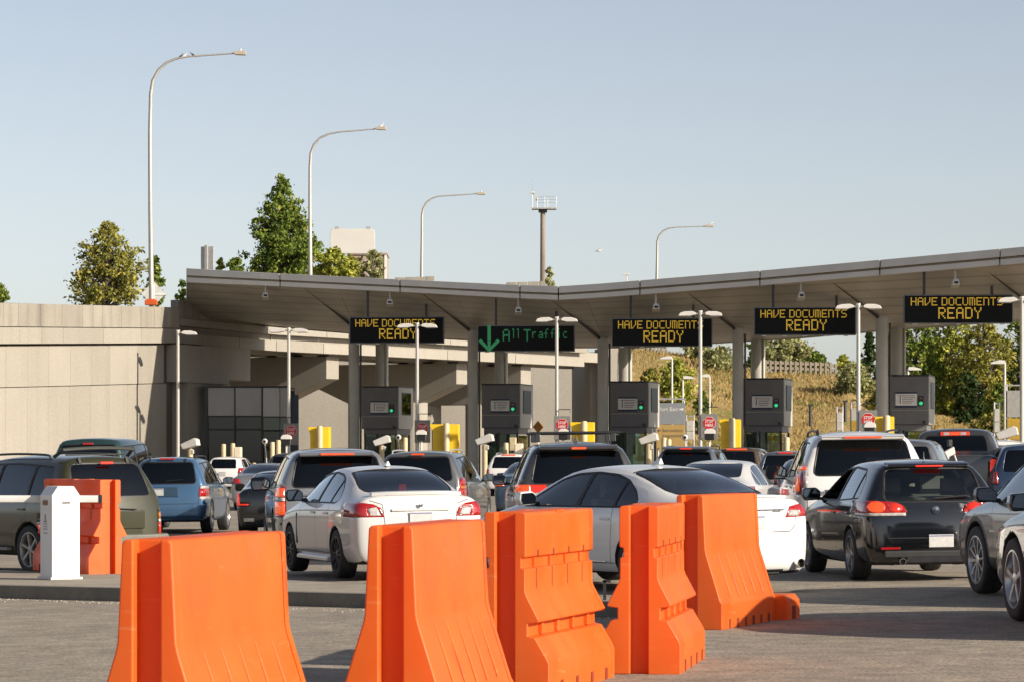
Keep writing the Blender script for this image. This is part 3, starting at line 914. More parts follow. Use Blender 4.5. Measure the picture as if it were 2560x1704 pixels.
def ov_box(name, c, size, rz, mat, bev=.02):
    return MB().box((c[0] - DA.x, c[1] - DA.y, c[2]), size, rz).build(name, mat, ov, bevel=bev, seg=1)
e = [443, 478, 515, 552, 600, 650, 692, 745, 810, 880, 960, 1040, 1120, 1200, 1290, 1380, 1462, 1545]
for a, b in zip(e[:-1], e[1:]):
    ov_slab('parapet_panel', a + .6, b - .6, 7.91, 8.75, -.05, .4, M_conc_s)
for a, b in zip(e[0:-1:2], e[2::2]):
    ov_slab('ledge', a + .5, b - .5, 7.55, 7.90, -.18, .55, M_conc)
    ov_slab('girder', a + .5, b - .5, 6.75, 7.26, .02, .6, M_conc)
ov_slab('deck', 443, 692, 7.05, 7.6, .35, 9, M_conc)
ov_slab('deck', 692, 1545, 7.04, 7.62, .35, 11.5, M_conc)
ov_slab('girder_inner', 692, 1545, 6.76, 7.2, 3.0, .6, M_conc)
ov_slab('girder_inner', 692, 1545, 6.76, 7.2, 6.0, .6, M_conc)
# corbel block and shaft where the wall meets the bridge
def pxbox(name, px0, px1, py0, py1, d, depth, mat, rz=0.0, parent=None, off=None, bev=.015):
    a, b = at(px0, py1, d), at(px1, py0, d)
    o = off or Vector((DA.x, DA.y, 0))
    return MB().box(((a.x + b.x) / 2 - o.x, d + depth / 2 - o.y, (a.z + b.z) / 2), (b.x - a.x, depth, b.z - a.z), rz).build(name, mat, parent or ov, bevel=bev, seg=1)
pxbox('corbel', 411, 500, 860, 954, 148.0, 6, M_conc, -.30)
pxbox('corbel', 498, 556, 838, 945, 151.5, 6, M_conc, -.30)
pxbox('abutment_shaft', 420, 512, 954, 1166, 149.2, 6, M_conc, -.25)
# hammerhead piers
cap_dir = Vector((-.88, .47))                     # along the cap, away from its free end
for (pxe, d, zt, zbt, ln, col_at) in ((832, 166.0, 6.66, 5.5, 9.5, 3.1), (1155, 178.3, 6.66, 5.5, 9.5, 3.1), (1315, 184.0, 6.66, 5.5, 9.5, 3.1)):
    e0 = at(pxe, HOR, d)
    E = Vector((e0.x, e0.y))
    nv = Vector((-cap_dir.y, cap_dir.x)) * .62
    mb = MB()
    pr = [(0, zt), (0, zbt), (2.5, zbt - 1.05), (ln - 2.5, zbt - 1.05), (ln, zbt), (ln, zt)]
    vs = []
    for s in (-1, 1):
        for u, z in pr:
            q = E + cap_dir * u + nv * s
            vs.append((q.x - DA.x, q.y - DA.y, z))
    m = len(pr)
    mb.add(vs, [tuple(range(m)), tuple(range(2 * m - 1, m - 1, -1))] + [(i, (i + 1) % m, m + (i + 1) % m, m + i) for i in range(m)])
    mb.build('pier_cap', M_conc, ov, bevel=.03, seg=1)
    for cu in (col_at, ln - 3.0):
        q = E + cap_dir * cu
        MB().cyl((q.x - DA.x, q.y - DA.y), .78, -.2, zbt - 1.0, 28).build('pier_column', M_conc, ov, smooth=40)
    for u in (.6, 2.2, 3.8):
        q = E + cap_dir * u
        MB().box((q.x - DA.x, q.y - DA.y, zt + .05), (.5, .5, .10), .3).build('bearing_pad', M_black, ov)
# end abutment on the right and the dark back wall under the deck
pxbox('abutment', 1455, 1545, 880, 1160, 192.0, 9, M_conc, .10)
pxbox('abutment_pilaster', 1499, 1547, 868, 1160, 191.0, 4, M_conc, .10)
pxbox('back_wall', 560, 1470, 872, 1160, 208, .6, M_conc)
pxbox('wall_box', 1434, 1452, 884, 907, 190.2, .4, plain('steel_dark', (.06, .06, .06), .5))
MB().tube([at(1546, 880, 190.6) - Vector((DA.x, DA.y, 0)), at(1545, 950, 190.6) - Vector((DA.x, DA.y, 0))], .05, 6).build('conduit', plain('galv', (.35, .35, .34), .45, .6), ov)

# ---------------------------------------------------------------- glazed inspection office under the bridge
M_pgrey = plain('panel_grey', (.33, .325, .32), .45, .1, .08, 1.2)
M_frame = plain('frame_dark', (.035, .035, .036), .4, .3)
M_offglass = glassy('office_glass', (.10, .16, .14), .9)
M_galv = plain('galvanised', (.46, .45, .43), .42, .55, .12, 5)
M_wpaint = plain('white_powder_coat', (.52, .50, .47), .42, 0, .06, 4)
M_cream = plain('cream_paint', (.46, .38, .23), .55, 0, .10, 6)
of = thing('office', 'glazed grey inspection office tucked under the overpass', 'building', (at(610, HOR, 150).x, 150, 0))
def ofbox(name, px0, px1, py0, py1, dy, depth, mat, parent=None, bev=.01):
    a, b = at(px0, py1, 150), at(px1, py0, 150)
    return MB().box(((a.x + b.x) / 2 - of.location.x, dy + depth / 2, (a.z + b.z) / 2), (b.x - a.x, depth, b.z - a.z)).build(name, mat, parent or of, bevel=bev, seg=1)
ofbox('back_wall', 512, 722, 968, 1170, 4.0, .2, plain('interior_grey', (.10, .10, .095), .8))
for a, b in ((520, 586), (588, 654)):
    ofbox('cladding_panel', a, b, 968, 1038, .02, .08, M_pgrey)
    ofbox('window_pane', a + 2, b - 1, 1041, 1071, .05, .02, M_offglass)
    ofbox('window_pane', a + 2, b - 1, 1074, 1163, .05, .02, M_offglass)
    ofbox('mullion', b - .6, b + 2.6, 966, 1168, -.03, .14, M_frame)
    ofbox('transom', a, b, 1038, 1041, -.02, .12, M_frame)
    ofbox('transom', a, b, 1071, 1074, -.02, .12, M_frame)
ofbox('mullion', 512, 519.5, 964, 1168, -.03, .14, M_frame)
ofbox('cladding_panel', 657.5, 699, 968, 1040, .0, .1, plain('panel_light', (.40, .39, .38), .4, .1, .06, 1))
ofbox('cladding_panel', 700.5, 721, 968, 1040, .0, .1, M_pgrey)
ofbox('window_pane', 658, 721, 1042, 1074, .04, .02, glassy('office_glass_pale', (.45, .55, .48), 1.0))
ofbox('window_pane', 658, 721, 1077, 1163, .04, .02, M_offglass)
ofbox('mullion', 698.6, 700.6, 1040, 1166, -.02, .12, M_frame)
ofbox('roof_edge', 510, 724, 963.5, 967.5, -.06, 4.4, M_frame)
ofbox('ceiling', 520, 720, 969, 972, .2, 3.8, plain('interior_white', (.4, .4, .38), .8))
ofbox('desk', 530, 640, 1120, 1150, 1.5, .8, M_frame)
ofbox('door', 722, 745, 985, 1160, .4, .1, plain('door_blue_grey', (.035, .05, .07), .5))

# ---------------------------------------------------------------- canopy
def lin(x, P):
    for (x0, y0), (x1, y1) in zip(P[:-1], P[1:]):
        if x <= x1: return y0 + (y1 - y0) * (x - x0) / (x1 - x0)
    (x0, y0), (x1, y1) = P[-2:]
    return y1 + (y1 - y0) / (x1 - x0) * (x - x1)
S_FRONT = [(465, 54.5), (1400, 60.5), (2560, 68.0)]
Y_TOP = [(465, 671), (700, 684), (1000, 699), (1300, 713), (1396, 716), (1480, 711), (1900, 677), (2300, 641), (2560, 617)]
Y_BOT = [(465, 706), (700, 716), (1000, 730), (1300, 746), (1396, 750), (1480, 746), (1900, 714), (2300, 680), (2560, 658)]
S_MID = [(465, 52.6), (885, 54.6), (1507, 58.2), (2205, 63.2), (2560, 65.6)]
Y_MID = [(465, 790), (530, 792), (871, 812), (1182, 826), (1450, 846), (1560, 846), (1845, 822), (2205, 795), (2560, 770)]
S_BACK = [(465, 49.6), (860, 51.4), (1440, 54.6), (2000, 58.6), (2560, 62.0)]
Y_BACK = [(465, 800), (560, 803), (860, 831), (1150, 847), (1440, 867), (1600, 867), (2000, 843), (2250, 821), (2560, 799)]
M_soffit = None
def make_soffit():
    m, nt, bs = nodes_of('soffit_boards')
    tc = nt.nodes.new('ShaderNodeTexCoord')
    wv = nt.nodes.new('ShaderNodeTexWave'); wv.wave_type = 'BANDS'; wv.bands_direction = 'Y'
    wv.inputs['Scale'].default_value = 0.42; wv.inputs['Distortion'].default_value = 0.0
    mp = nt.nodes.new('ShaderNodeMapping'); mp.inputs['Rotation'].default_value = (0, 0, R(38))
    nt.links.new(tc.outputs['Object'], mp.inputs[0]); nt.links.new(mp.outputs[0], wv.inputs['Vector'])
    a, n = noise_col(nt, (0.38, 0.35, 0.30), (0.48, 0.44, 0.37), 0.5, 6)
    cr = nt.nodes.new('ShaderNodeValToRGB'); cr.color_ramp.elements[0].position = 0.0; cr.color_ramp.elements[1].position = 0.16
    cr.color_ramp.elements[0].color = (.72, .72, .72, 1); cr.color_ramp.elements[1].color = (1, 1, 1, 1)
    nt.links.new(wv.outputs['Fac'], cr.inputs[0])
    nt.links.new(mixc(nt, a, cr.outputs[0], 1.0, 'MULTIPLY'), bs.inputs['Base Color'])
    bs.inputs['Roughness'].default_value = 0.42; bs.inputs['Metallic'].default_value = 0.1
    bump(nt, bs, wv.outputs['Fac'], .3, .03)
    return m
M_soffit = make_soffit()
M_fascia = plain('fascia_metal', (.56, .535, .50), .5, .05, .08, .8)
M_reveal = plain('reveal_tan', (.40, .34, .24), .7, 0, .1, 1)
M_roof = plain('roof_membrane', (.30, .29, .28), .8, 0, .1, .5)
cn = thing('canopy', 'wide grey butterfly canopy spanning the inspection booths', 'canopy', (0, 130, 0))
pxs = [465, 540, 620, 700, 800, 900, 1000, 1100, 1200, 1300, 1350, 1396, 1440, 1500, 1600, 1700, 1800, 1900, 2000, 2100, 2200, 2300, 2400, 2500, 2620, 2760, 2950]
def crow(SP, YP, du=0, dz=0.0):
    out = []
    for x in pxs:
        p = at(x, lin(x, YP), F / lin(x, SP))
        out.append(Vector((p.x, p.y - 130 + du, p.z + dz)))
    return out
ft, fb = crow(S_FRONT, Y_TOP), crow(S_FRONT, Y_BOT)
fm = [a * .46 + b * .54 for a, b in zip(ft, fb)]
mid, back = crow(S_MID, Y_MID), crow(S_BACK, Y_BACK)
def sheet(name, rows, mat, parent=cn, thick=0.0, smooth=20):
    mb = MB(); n = len(rows[0])
    mb.add([p for r in rows for p in r], [(j * n + i, j * n + i + 1, (j + 1) * n + i + 1, (j + 1) * n + i) for j in range(len(rows) - 1) for i in range(n - 1)])
    o = mb.build(name, mat, parent, smooth=smooth)
    if thick:
        s = o.modifiers.new('solid', 'SOLIDIFY'); s.thickness = thick; s.offset = 0
    return o
sh = lambda row, dy, dz: [p + Vector((0, dy, dz)) for p in row]
sheet('soffit', [sh(fb, .35, .03), mid, back], M_soffit)
sheet('roof', [sh(ft, .3, -.02), sh(mid, 0, .62), sh(back, .3, .26)], M_roof)
# fascia in lengths: upper band, dark reveal, lower band
segs = [0, 3, 6, 9, 11, 14, 17, 20, 23, 26]
for a, b in zip(segs[:-1], segs[1:]):
    s = slice(a, b + 1)
    def band(nm, r0, r1, dy0, dy1, mat):
        n = b + 1 - a
        mb = MB()
        rows = [sh(r0[s], dy0, 0), sh(r1[s], dy0, 0), sh(r1[s], dy1, 0), sh(r0[s], dy1, 0)]
        rows = [[p + Vector(((.02 if i == 0 else (-.02 if i == n - 1 else 0)), 0, 0)) for i, p in enumerate(r)] for r in rows]
        vs = [p for r in rows for p in r]
        fs = [(j * n + i, j * n + i + 1, ((j + 1) % 4) * n + i + 1, ((j + 1) % 4) * n + i) for j in range(4) for i in range(n - 1)]
        fs += [tuple(j * n for j in range(4)), tuple(j * n + n - 1 for j in range(3, -1, -1))]
        mb.add(vs, fs); mb.build(nm, mat, cn, bevel=.012, seg=1)
    band('fascia_panel', ft, [p * .94 + q * .06 for p, q in zip(fm, ft)], -.06, .5, M_fascia)
    band('fascia_reveal', [p * .99 + q * .01 for p, q in zip(fm, ft)], [p * .85 + q * .15 for p, q in zip(fm, fb)], .14, .5, M_reveal)
    band('fascia_panel', [p * .80 + q * .20 for p, q in zip(fm, fb)], fb, .05, .5, M_fascia)
# closing end on the left and the back edge beam
mb = MB(); L0 = [ft[0] + Vector((.01, .1, -.02)), fb[0] + Vector((.01, .3, .02)), mid[0], back[0], back[0] + Vector((0, .3, .26)), mid[0] + Vector((0, 0, .62))]
mb.add(L0, [(0, 1, 2, 5), (5, 2, 3, 4)]); mb.build('canopy_end', M_fascia, cn)
sheet('back_beam', [sh(back, .0, -.06), sh(back, 0, .28), sh(back, .35, .28)], M_fascia)
# columns, their ribs under the soffit
COLF = [(885, 54.6, .25), (1182, 56.3, .23), (1507, 58.2, .23), (1845, 60.6, .23), (2205, 63.2, .25), (2590, 65.8, .25)]
COLR = [(955, 52.2, .31), (1253, 53.9, .31), (1563, 55.6, .31), (1895, 58.0, .31), (2246, 60.5, .31), (2640, 63.0, .31)]
M_col = plain('column_paint', (.40, .39, .35), .55, .05, .08, 1.5)
for i, (px, s, r) in enumerate(COLF):
    d = F / s
    zt = CAMH + (HOR - lin(px, Y_MID)) / s
    X = (px - CX) / s
    MB().cyl((X, d - 130), r, 0, zt + .1, 24).build('column', M_col, cn, smooth=40)
    MB().cyl((X, d - 130), r * 1.12, 0, .5, 20).build('column_base', M_frame, cn, smooth=40)
    MB().cyl((X + r + .06, d - 130 - .05), .045, 0, zt - .2, 8).build('downpipe', M_frame, cn, smooth=40)
    # folded rib from the column head forward to the fascia
    sf = lin(px - 40, S_FRONT); pf = at(px - 40, lin(px - 40, Y_BOT), F / sf)
    head = Vector((X, d - 130, zt - .02)); fr = Vector((pf.x, pf.y - 130 + .5, pf.z + .0))
    w = Vector((1, .25, 0)).normalized()
    up = Vector((0, 0, .42))
    mb = MB()
    mb.add([fr - w * .06, fr + w * .06, head + w * .6 + up * .6, head - w * .6 + up * .6, head], [(0, 4, 3), (1, 2, 4), (0, 1, 4), (3, 4, 2)])
    mb.build('soffit_rib', M_soffit, cn, smooth=None)
    # diagonal strut, up-left from the column head
    sfx = px - 125; ss = lin(sfx, S_FRONT); q = at(sfx, lin(sfx, Y_BOT), F / ss)
    h2 = head + Vector((-.15, -.1, .02)); q2 = Vector((q.x, q.y - 130 + .6, q.z - .02))
    MB().tube([h2, h2.lerp(q2, .45), q2], [.07, .03, .015], 6).build('soffit_joint', M_frame, cn)
for i, (px, s, r) in enumerate(COLR):
    d = F / s
    X = (px - CX) / s
    zt = CAMH + (HOR - lin(px, Y_BACK)) / s
    MB().cyl((X, d - 130), r, 0, zt + .25, 24).build('column', M_col, cn, smooth=40)
    MB().cyl((X + r * .7, d - 130 - r * .9), .05, 0, zt, 8).build('downpipe', M_col, cn, smooth=40)
# ================================================================== INSPECTION LANES
PHI = R(12.0)                                     # the lanes run a little to the right
ORD = ['first', 'second', 'third', 'fourth', 'fifth', 'sixth']
M_clad = plain('booth_cladding', (.165, .16, .163), .5, .15, .10, 1.4)
M_clad2 = plain('booth_side_cladding', (.46, .445, .40), .5, .1, .08, 1.4)
M_boothglass = glassy('booth_glass', (.50, .60, .55), .8)
M_boothdark = glassy('booth_glass_dark', (.03, .045, .045), .3)
M_board = plain('board_white', (.82, .81, .77), .6, 0, .06, 9)
M_ink = plain('ink_dark', (.05, .05, .06), .6)
M_inkr = plain('ink_red', (.35, .05, .05), .6)
M_blue = plain('strip_blue', (.02, .03, .09), .5)
M_greenlit = lens('green_signal_lit', (.02, .35, .14), .40, (.05, 1.0, .40))
M_redoff = lens('red_signal_off', (.10, .012, .01))
BOOTHS = [(950, 53.6, 966), (1252, 55.6, 958), (1571, 57.6, 951), (1907, 60.0, 942), (2267, 62.6, 932)]
booth_label = ['dark grey inspection booth below the leftmost message sign', 'dark grey inspection booth below the green lane sign', 'dark grey inspection booth in front of the port direction board',
               'dark grey inspection booth with an officer seen behind its window', 'dark grey inspection booth nearest the right edge of the picture']
def booth(i, px, s):
    d = F / s
    root = thing('inspection_booth', booth_label[i], 'booth', ((px - CX) / s, d, 0), -PHI, 'inspection booths in a row under the canopy')
    root.scale = (.95, .95, .95)
    W, D, z0, z1 = 1.82, 3.0, 2.93, 4.97
    hw = W / 2
    # upper equipment housing: front in two panels, a seam, side with a high window
    MB().box((0, D / 2, (z0 + z1) / 2), (W - .04, D - .04, z1 - z0 - .04)).build('housing_core', M_clad2, root)
    MB().box((0, .0, (z0 + .62 + z1) / 2), (W, .06, z1 - z0 - .64)).build('front_panel', M_clad, root, bevel=.012, seg=1)
    MB().box((0, .0, z0 + .30), (W, .06, .58)).build('front_panel', M_clad, root, bevel=.012, seg=1)
    sd = MB()
    sd.prism([(.04, z0), (D, z0), (D, z1), (.04, z1)], 'x', hw - .03, hw + .03)
    sd.build('side_panel', M_clad2, root, bevel=.012, seg=1)
    MB().box((-hw, D / 2 + .03, (z0 + z1) / 2), (.06, D - .06, z1 - z0)).build('side_panel', M_clad, root, bevel=.012, seg=1)
    MB().box((hw + .035, D * .52, 4.17), (.03, D * .62, 1.12)).build('high_window_frame', M_frame, root, bevel=.01, seg=1)
    MB().box((hw + .045, D * .52, 4.17), (.03, D * .56, 1.02)).build('high_window', M_boothdark, root)
    MB().box((0, D / 2, z1 + .03), (W + .04, D + .04, .05)).build('roof_cap', M_frame, root)
    MB().box((hw - .18, -.06, z0 + .10), (.12, .10, .12)).build('camera_stub', M_frame, root, bevel=.01, seg=1)
    # notice board, signal
    nb = MB().box((-.02, -.05, 3.98), (.90, .03, .50)).build('notice_board', M_board, root, bevel=.008, seg=1)
    for k, (x0, x1, z, m) in enumerate(((-.34, .34, .17, M_ink), (-.16, .36, .09, M_inkr), (-.16, .28, .02, M_ink), (-.16, .32, -.06, M_ink), (-.16, .24, -.14, M_inkr))):
        MB().box(((x0 + x1) / 2 - .02, -.068, 3.98 + z), (x1 - x0, .004, .022)).build('notice_line', m, nb)
    MB().box((-.27, -.068, 3.97), (.035, .004, .30)).build('notice_mark', M_ink, nb)
    MB().box((-.02, -.045, 4.27), (.90, .05, .05)).build('board_hood', M_blue, root, bevel=.008, seg=1)
    MB().box((-.02, -.045, 3.685), (.92, .04, .07)).build('board_sill', M_blue, root, bevel=.008, seg=1)
    sg = MB().box((.60, -.06, 3.92), (.21, .07, .42)).build('signal_box', M_black, root, bevel=.01, seg=1)
    MB().lathe([(.075, -.105), (.07, -.125), (.001, -.128)], 16, 'y', (.60, 0, 4.02)).build('red_signal', M_redoff, sg)
    MB().lathe([(.08, -.105), (.07, -.13), (.001, -.134)], 16, 'y', (.60, 0, 3.82)).build('green_signal', M_greenlit, sg)
    # lower cabin: corner posts, glazing, base
    lw, ld = 1.66, 2.8
    MB().box((0, ld / 2 + .08, .55), (lw, ld, 1.1)).build('base_panel', M_clad2, root, bevel=.012, seg=1)
    MB().box((0, ld / 2 + .08, z0 - .14), (lw + .02, ld + .02, .28)).build('header', M_clad, root, bevel=.012, seg=1)
    for x in (-lw / 2 + .05, -.15, lw / 2 - .05):
        MB().box((x, .10, 1.87), (.09, .09, 1.66)).build('corner_post', M_frame, root)
    for x in (-lw / 2 + .05, lw / 2 - .05):
        MB().box((x, ld, 1.87), (.09, .09, 1.66)).build('corner_post', M_frame, root)
    MB().box((-.46, .10, 1.88), (.55, .02, 1.58)).build('front_window', M_boothglass, root)
    MB().box((.32, .10, 1.88), (.82, .02, 1.58)).build('front_window', M_boothglass, root)
    MB().box((lw / 2 - .04, ld * .5, 1.88), (.02, ld * .72, 1.4)).build('side_window', M_boothglass, root)
    MB().box((-lw / 2 + .04, ld * .5, 1.88), (.02, ld * .72, 1.4)).build('side_window', M_boothglass, root)
    MB().box((.22, ld, 1.95), (.86, .03, 1.15)).build('rear_window', glassy('booth_glass_pale', (.75, .72, .55), .6), root)
    MB().box((-.46, ld, 1.88), (.6, .03, 1.6)).build('rear_panel', M_clad2, root)
    MB().box((-.3, 1.9, 1.25), (.5, .5, .9)).build('console', M_clad2, root, bevel=.03, seg=1)
    MB().box((hw + .02, .45, 1.75), (.10, .30, .9)).build('document_reader', M_cream if i in (0, 1) else M_clad2, root, bevel=.02, seg=1)
    return root
booths = [booth(i, px, s) for i, (px, s, _) in enumerate(BOOTHS)]

# ---------------------------------------------------------------- officer in the fourth booth (one continuous body)
def person(name, label, loc, rz, cloth, skin, hair):
    bm_v = [(0, 0, .95), (0, 0, 1.12), (0, 0, 1.30), (0, .0, 1.44), (0, -.01, 1.52), (0, -.03, 1.62), (0, -.03, 1.74),
            (.19, 0, 1.40), (.25, -.02, 1.14), (.16, -.22, 1.05), (.10, -.32, 1.06), (-.19, 0, 1.40), (-.25, -.02, 1.14), (-.16, -.22, 1.05), (-.10, -.32, 1.06),
            (.10, 0, .90), (.11, -.03, .50), (.11, 0, .08), (.12, -.12, .04), (-.10, 0, .90), (-.11, -.03, .50), (-.11, 0, .08), (-.12, -.12, .04)]
    rad = [.155, .14, .165, .10, .055, .095, .085, .065, .048, .038, .03, .065, .048, .038, .03, .095, .062, .045, .04, .095, .062, .045, .04]
    ed = [(0, 1), (1, 2), (2, 3), (3, 4), (4, 5), (5, 6), (2, 7), (7, 8), (8, 9), (9, 10), (2, 11), (11, 12), (12, 13), (13, 14), (0, 15), (15, 16), (16, 17), (17, 18), (0, 19), (19, 20), (20, 21), (21, 22)]
    me = bpy.data.meshes.new('person'); me.from_pydata(bm_v, ed, [])
    o = bpy.data.objects.new(name, me); COL.objects.link(o)
    sk = o.modifiers.new('skin', 'SKIN')
    sv = me.skin_vertices[0].data
    for k, r in enumerate(rad): sv[k].radius = (r, r * (.72 if k in (0, 1, 2) else 1)); 
    sv[0].use_root = True
    o.modifiers.new('sub', 'SUBSURF').levels = 2
    dg = bpy.context.evaluated_depsgraph_get()
    m2 = bpy.data.meshes.new_from_object(o.evaluated_get(dg))
    bpy.data.objects.remove(o)
    m2.materials.clear()
    for m in (cloth, skin, hair): m2.materials.append(m)
    for p in m2.polygons:
        c = p.center
        p.use_smooth = True
        p.material_index = 2 if (c.z > 1.70 or (c.z > 1.60 and c.y > .0)) else (1 if (c.z > 1.50 or c.y < -.27) else 0)
    o = link(name, m2, None, loc, (0, 0, rz))
    # nose, ears, fingers
    f = MB()
    f.box((0, -.125, 1.645), (.03, .03, .05)).box((.092, -.03, 1.65), (.02, .04, .06)).box((-.092, -.03, 1.65), (.02, .04, .06))
    f.build('face', skin, o, bevel=.008, seg=1)
    for sgn in (1, -1):
        hnd = MB().box((sgn * .09, -.36, 1.06), (.07, .07, .025))
        for k in range(4): hnd.tube([(sgn * .09 + (k - 1.5) * .018, -.39, 1.06), (sgn * .09 + (k - 1.5) * .018, -.43 - .012 * (k in (1, 2)), 1.055), (sgn * .09 + (k - 1.5) * .018, -.45, 1.04)], .008, 5)
        hnd.tube([(sgn * .055, -.34, 1.06), (sgn * .03, -.375, 1.055), (sgn * .03, -.40, 1.045)], .009, 5)
        hnd.build('hand', skin, o, bevel=.004, seg=1)
    return tag(o, label, 'person')
bx = booths[3].location
person('person', 'officer in dark uniform standing inside the fourth booth behind glass', (bx.x + .55, bx.y + 1.5, 0), -PHI + .2, plain('uniform_dark', (.012, .013, .018), .8), plain('skin', (.32, .19, .13), .55), plain('hair_dark', (.02, .015, .012), .7))

# ---------------------------------------------------------------- overhead LED message signs
FONT = {
 'H': "X...X,X...X,X...X,XXXXX,X...X,X...X,X...X", 'A': ".XXX.,X...X,X...X,XXXXX,X...X,X...X,X...X", 'V': "X...X,X...X,X...X,X...X,X..X.,X.X..,XX...",
 'E': "XXXXX,X....,X....,XXXX.,X....,X....,XXXXX", 'D': "XXXX.,X...X,X...X,X...X,X...X,X...X,XXXX.", 'O': ".XXX.,X...X,X...X,X...X,X...X,X...X,.XXX.",
 'C': ".XXXX,X....,X....,X....,X....,X....,.XXXX", 'U': "X...X,X...X,X...X,X...X,X...X,X...X,.XXX.", 'M': "XXXX.,X.X.X,X.X.X,X.X.X,X.X.X,X.X.X,X.X.X",
 'N': "XXXX.,X...X,X...X,X...X,X...X,X...X,X...X", 'T': "XXXXX,..X..,..X..,..X..,..X..,..X..,..X..", 'S': ".XXXX,X....,X....,.XXX.,....X,....X,XXXX.",
 'R': "XXXX.,X...X,X...X,XXXX.,X.X..,X..X.,X...X", 'Y': "X...X,X...X,.X.X.,..X..,..X..,..X..,..X..", 'a': ".....,.....,.XXX.,....X,.XXXX,X...X,.XXXX",
 'l': ".XX..,..X..,..X..,..X..,..X..,..X..,..X..", 'r': ".....,.....,X.XX.,XX...,X....,X....,X....", 'f': "..XX.,.X...,.X...,XXX..,.X...,.X...,.X...",
 'i': "..X..,.....,..X..,..X..,..X..,..X..,..X..", 'c': ".....,.....,.XXX.,X....,X....,X....,.XXX."}
def glyph(ch, w, h, mat, parent, loc, dot=.80, name='led_letter'):
    rows = FONT[ch].split(',')
    mb = MB()
    cw, chh = w / 5, h / 7
    for r_, row in enumerate(rows):
        for c_, v in enumerate(row):
            if v == 'X':
                x, z = (c_ + .5) * cw, h - (r_ + .5) * chh
                mb.box((x, 0, z), (cw * dot, .012, chh * dot))
    return mb.build(name, mat, parent, loc, smooth=None)
M_led = plain('led_amber', (.3, .2, .02), .5, emit=(1.0, .60, .05), es=.27, var=.3, scale=30)
M_ledg = plain('led_green', (.02, .16, .06), .5, emit=(.06, .62, .22), es=.095, var=.3, scale=30)
M_face = plain('sign_face_black', (.004, .0045, .0045), .5, 0, .2, 3, spec=.15)
SIGNS = [(873, 1110, 792, 858), (1193, 1437, 813, 878), (1529, 1781, 795, 866), (1885, 2140, 768, 838), (2260, 2532, 737, 809)]
sign_label = ['black LED sign with amber text, leftmost under the canopy', 'black LED sign with green arrow and lane text', 'black LED sign with amber text at the canopy valley',
              'black LED sign with amber text, second from the right', 'black LED sign with amber text nearest the right edge']
for i, (x0, x1, y0, y1) in enumerate(SIGNS):
    d = F / lin((x0 + x1) / 2, S_FRONT) + 1.1
    W = (x1 - x0) / F * d
    p = at((x0 + x1) / 2, (y0 + y1) / 2, d)
    Hh = (y1 - y0) / F * d
    rz = R(-3)
    root = thing('message_sign', sign_label[i], 'sign', p, rz, 'LED message signs hanging from the canopy')
    MB().box((0, .2, 0), (W, .36, Hh)).build('cabinet', plain('cabinet_grey', (.16, .17, .18), .45, .3), root, bevel=.02, seg=1)
    MB().box((0, .0, 0), (W - .08, .06, Hh - .08)).build('face', M_face, root)
    for k in range(5):
        MB().box((-W * .4 + k * W * .2, .02, -Hh / 2 - .02), (.16, .1, .04)).build('latch', M_galv, root)
    for x in (-W * .31, W * .31):
        MB().box((x, .22, Hh / 2 + .55), (.10, .10, 1.2)).build('hanger', M_frame, root)
    fy = -.037
    if i != 1:
        t1, t2 = 'HAVE DOCUMENTS', 'READY'
        cw, ch, adv = W * .054, Hh * .285, W * .0635
        tot = 4 * adv + adv * .45 + 9 * adv
        x = -tot / 2 - W * .01
        for c in t1:
            if c == ' ': x += adv * .45; continue
            glyph(c, cw, ch, M_led, root, (x, fy, Hh * .12), .82); x += adv
        cw, ch, adv = W * .068, Hh * .40, W * .082
        x = -2.5 * adv + W * .02
        for c in t2:
            glyph(c, cw, ch, M_led, root, (x, fy, -Hh * .34), .86); x += adv
    else:
        aw = .07
        for nm, P in (('led_arrow', [(-1.62, .55), (-1.48, .55), (-1.48, -.10), (-1.62, -.10)]), ('led_arrow', [(-2.0, -.12), (-1.90, -.02), (-1.55, -.40), (-1.55, -.58)]), ('led_arrow', [(-1.10, -.12), (-1.20, -.02), (-1.55, -.40), (-1.55, -.58)])):
            MB().prism([(x, z) for x, z in P], 'y', fy - .006, fy + .006).build(nm, M_ledg, root, smooth=None)
        MB().prism([(-1.62, -.11), (-1.48, -.11), (-1.50, -.36), (-1.55, -.41), (-1.60, -.36)], 'y', fy - .006, fy + .006).build('led_arrow', M_ledg, root, smooth=None)
        x = -.98
        for c in 'All Traffic':
            if c == ' ': x += .12; continue
            big = c in 'AT'
            hgt = .50 if big else .40
            glyph(c, .30 if big else .20, hgt, M_ledg, root, (x, fy, -.12 if big else 0.0), .86); x += .36 if big else (.26 if c != 'l' else .20)

# ---------------------------------------------------------------- lane lights with STOP HERE signs
M_pole = plain('pole_pale', (.42, .41, .39), .4, .3, .06, 3)
M_signgrey = plain('sign_grey', (.17, .165, .158), .55, .1, .06, 3)
M_stop = plain('stop_red', (.38, .008, .012), .45, 0, .08, 4)
M_white = plain('paint_white', (.62, .61, .58), .45, 0, .06, 5)
me_stop, me_here = text_mesh('STOP', .16, M_white, bold=.002, xs=.84), text_mesh('HERE', .16, M_white, bold=.002, xs=.84)
POLES = [(445, 55.8, 828, 0), (722, 57.0, 822, 2), (1043, 59.1, 810, 2), (1392, 61.8, 795, 2), (1751, 64.5, 780, 2), (2146, 67.8, 762, 2), (2555, 70.9, 745, 2)]
pole_label = ['pale single-head lane light against the retaining wall', 'pale twin-head lane light in front of the inspection office', 'pale twin-head lane light crossing the leftmost message sign',
              'pale twin-head lane light beside the green lane sign', 'pale twin-head lane light crossing the middle message sign', 'pale twin-head lane light beside the message sign second from right', 'pale twin-head lane light at the right edge of the picture']
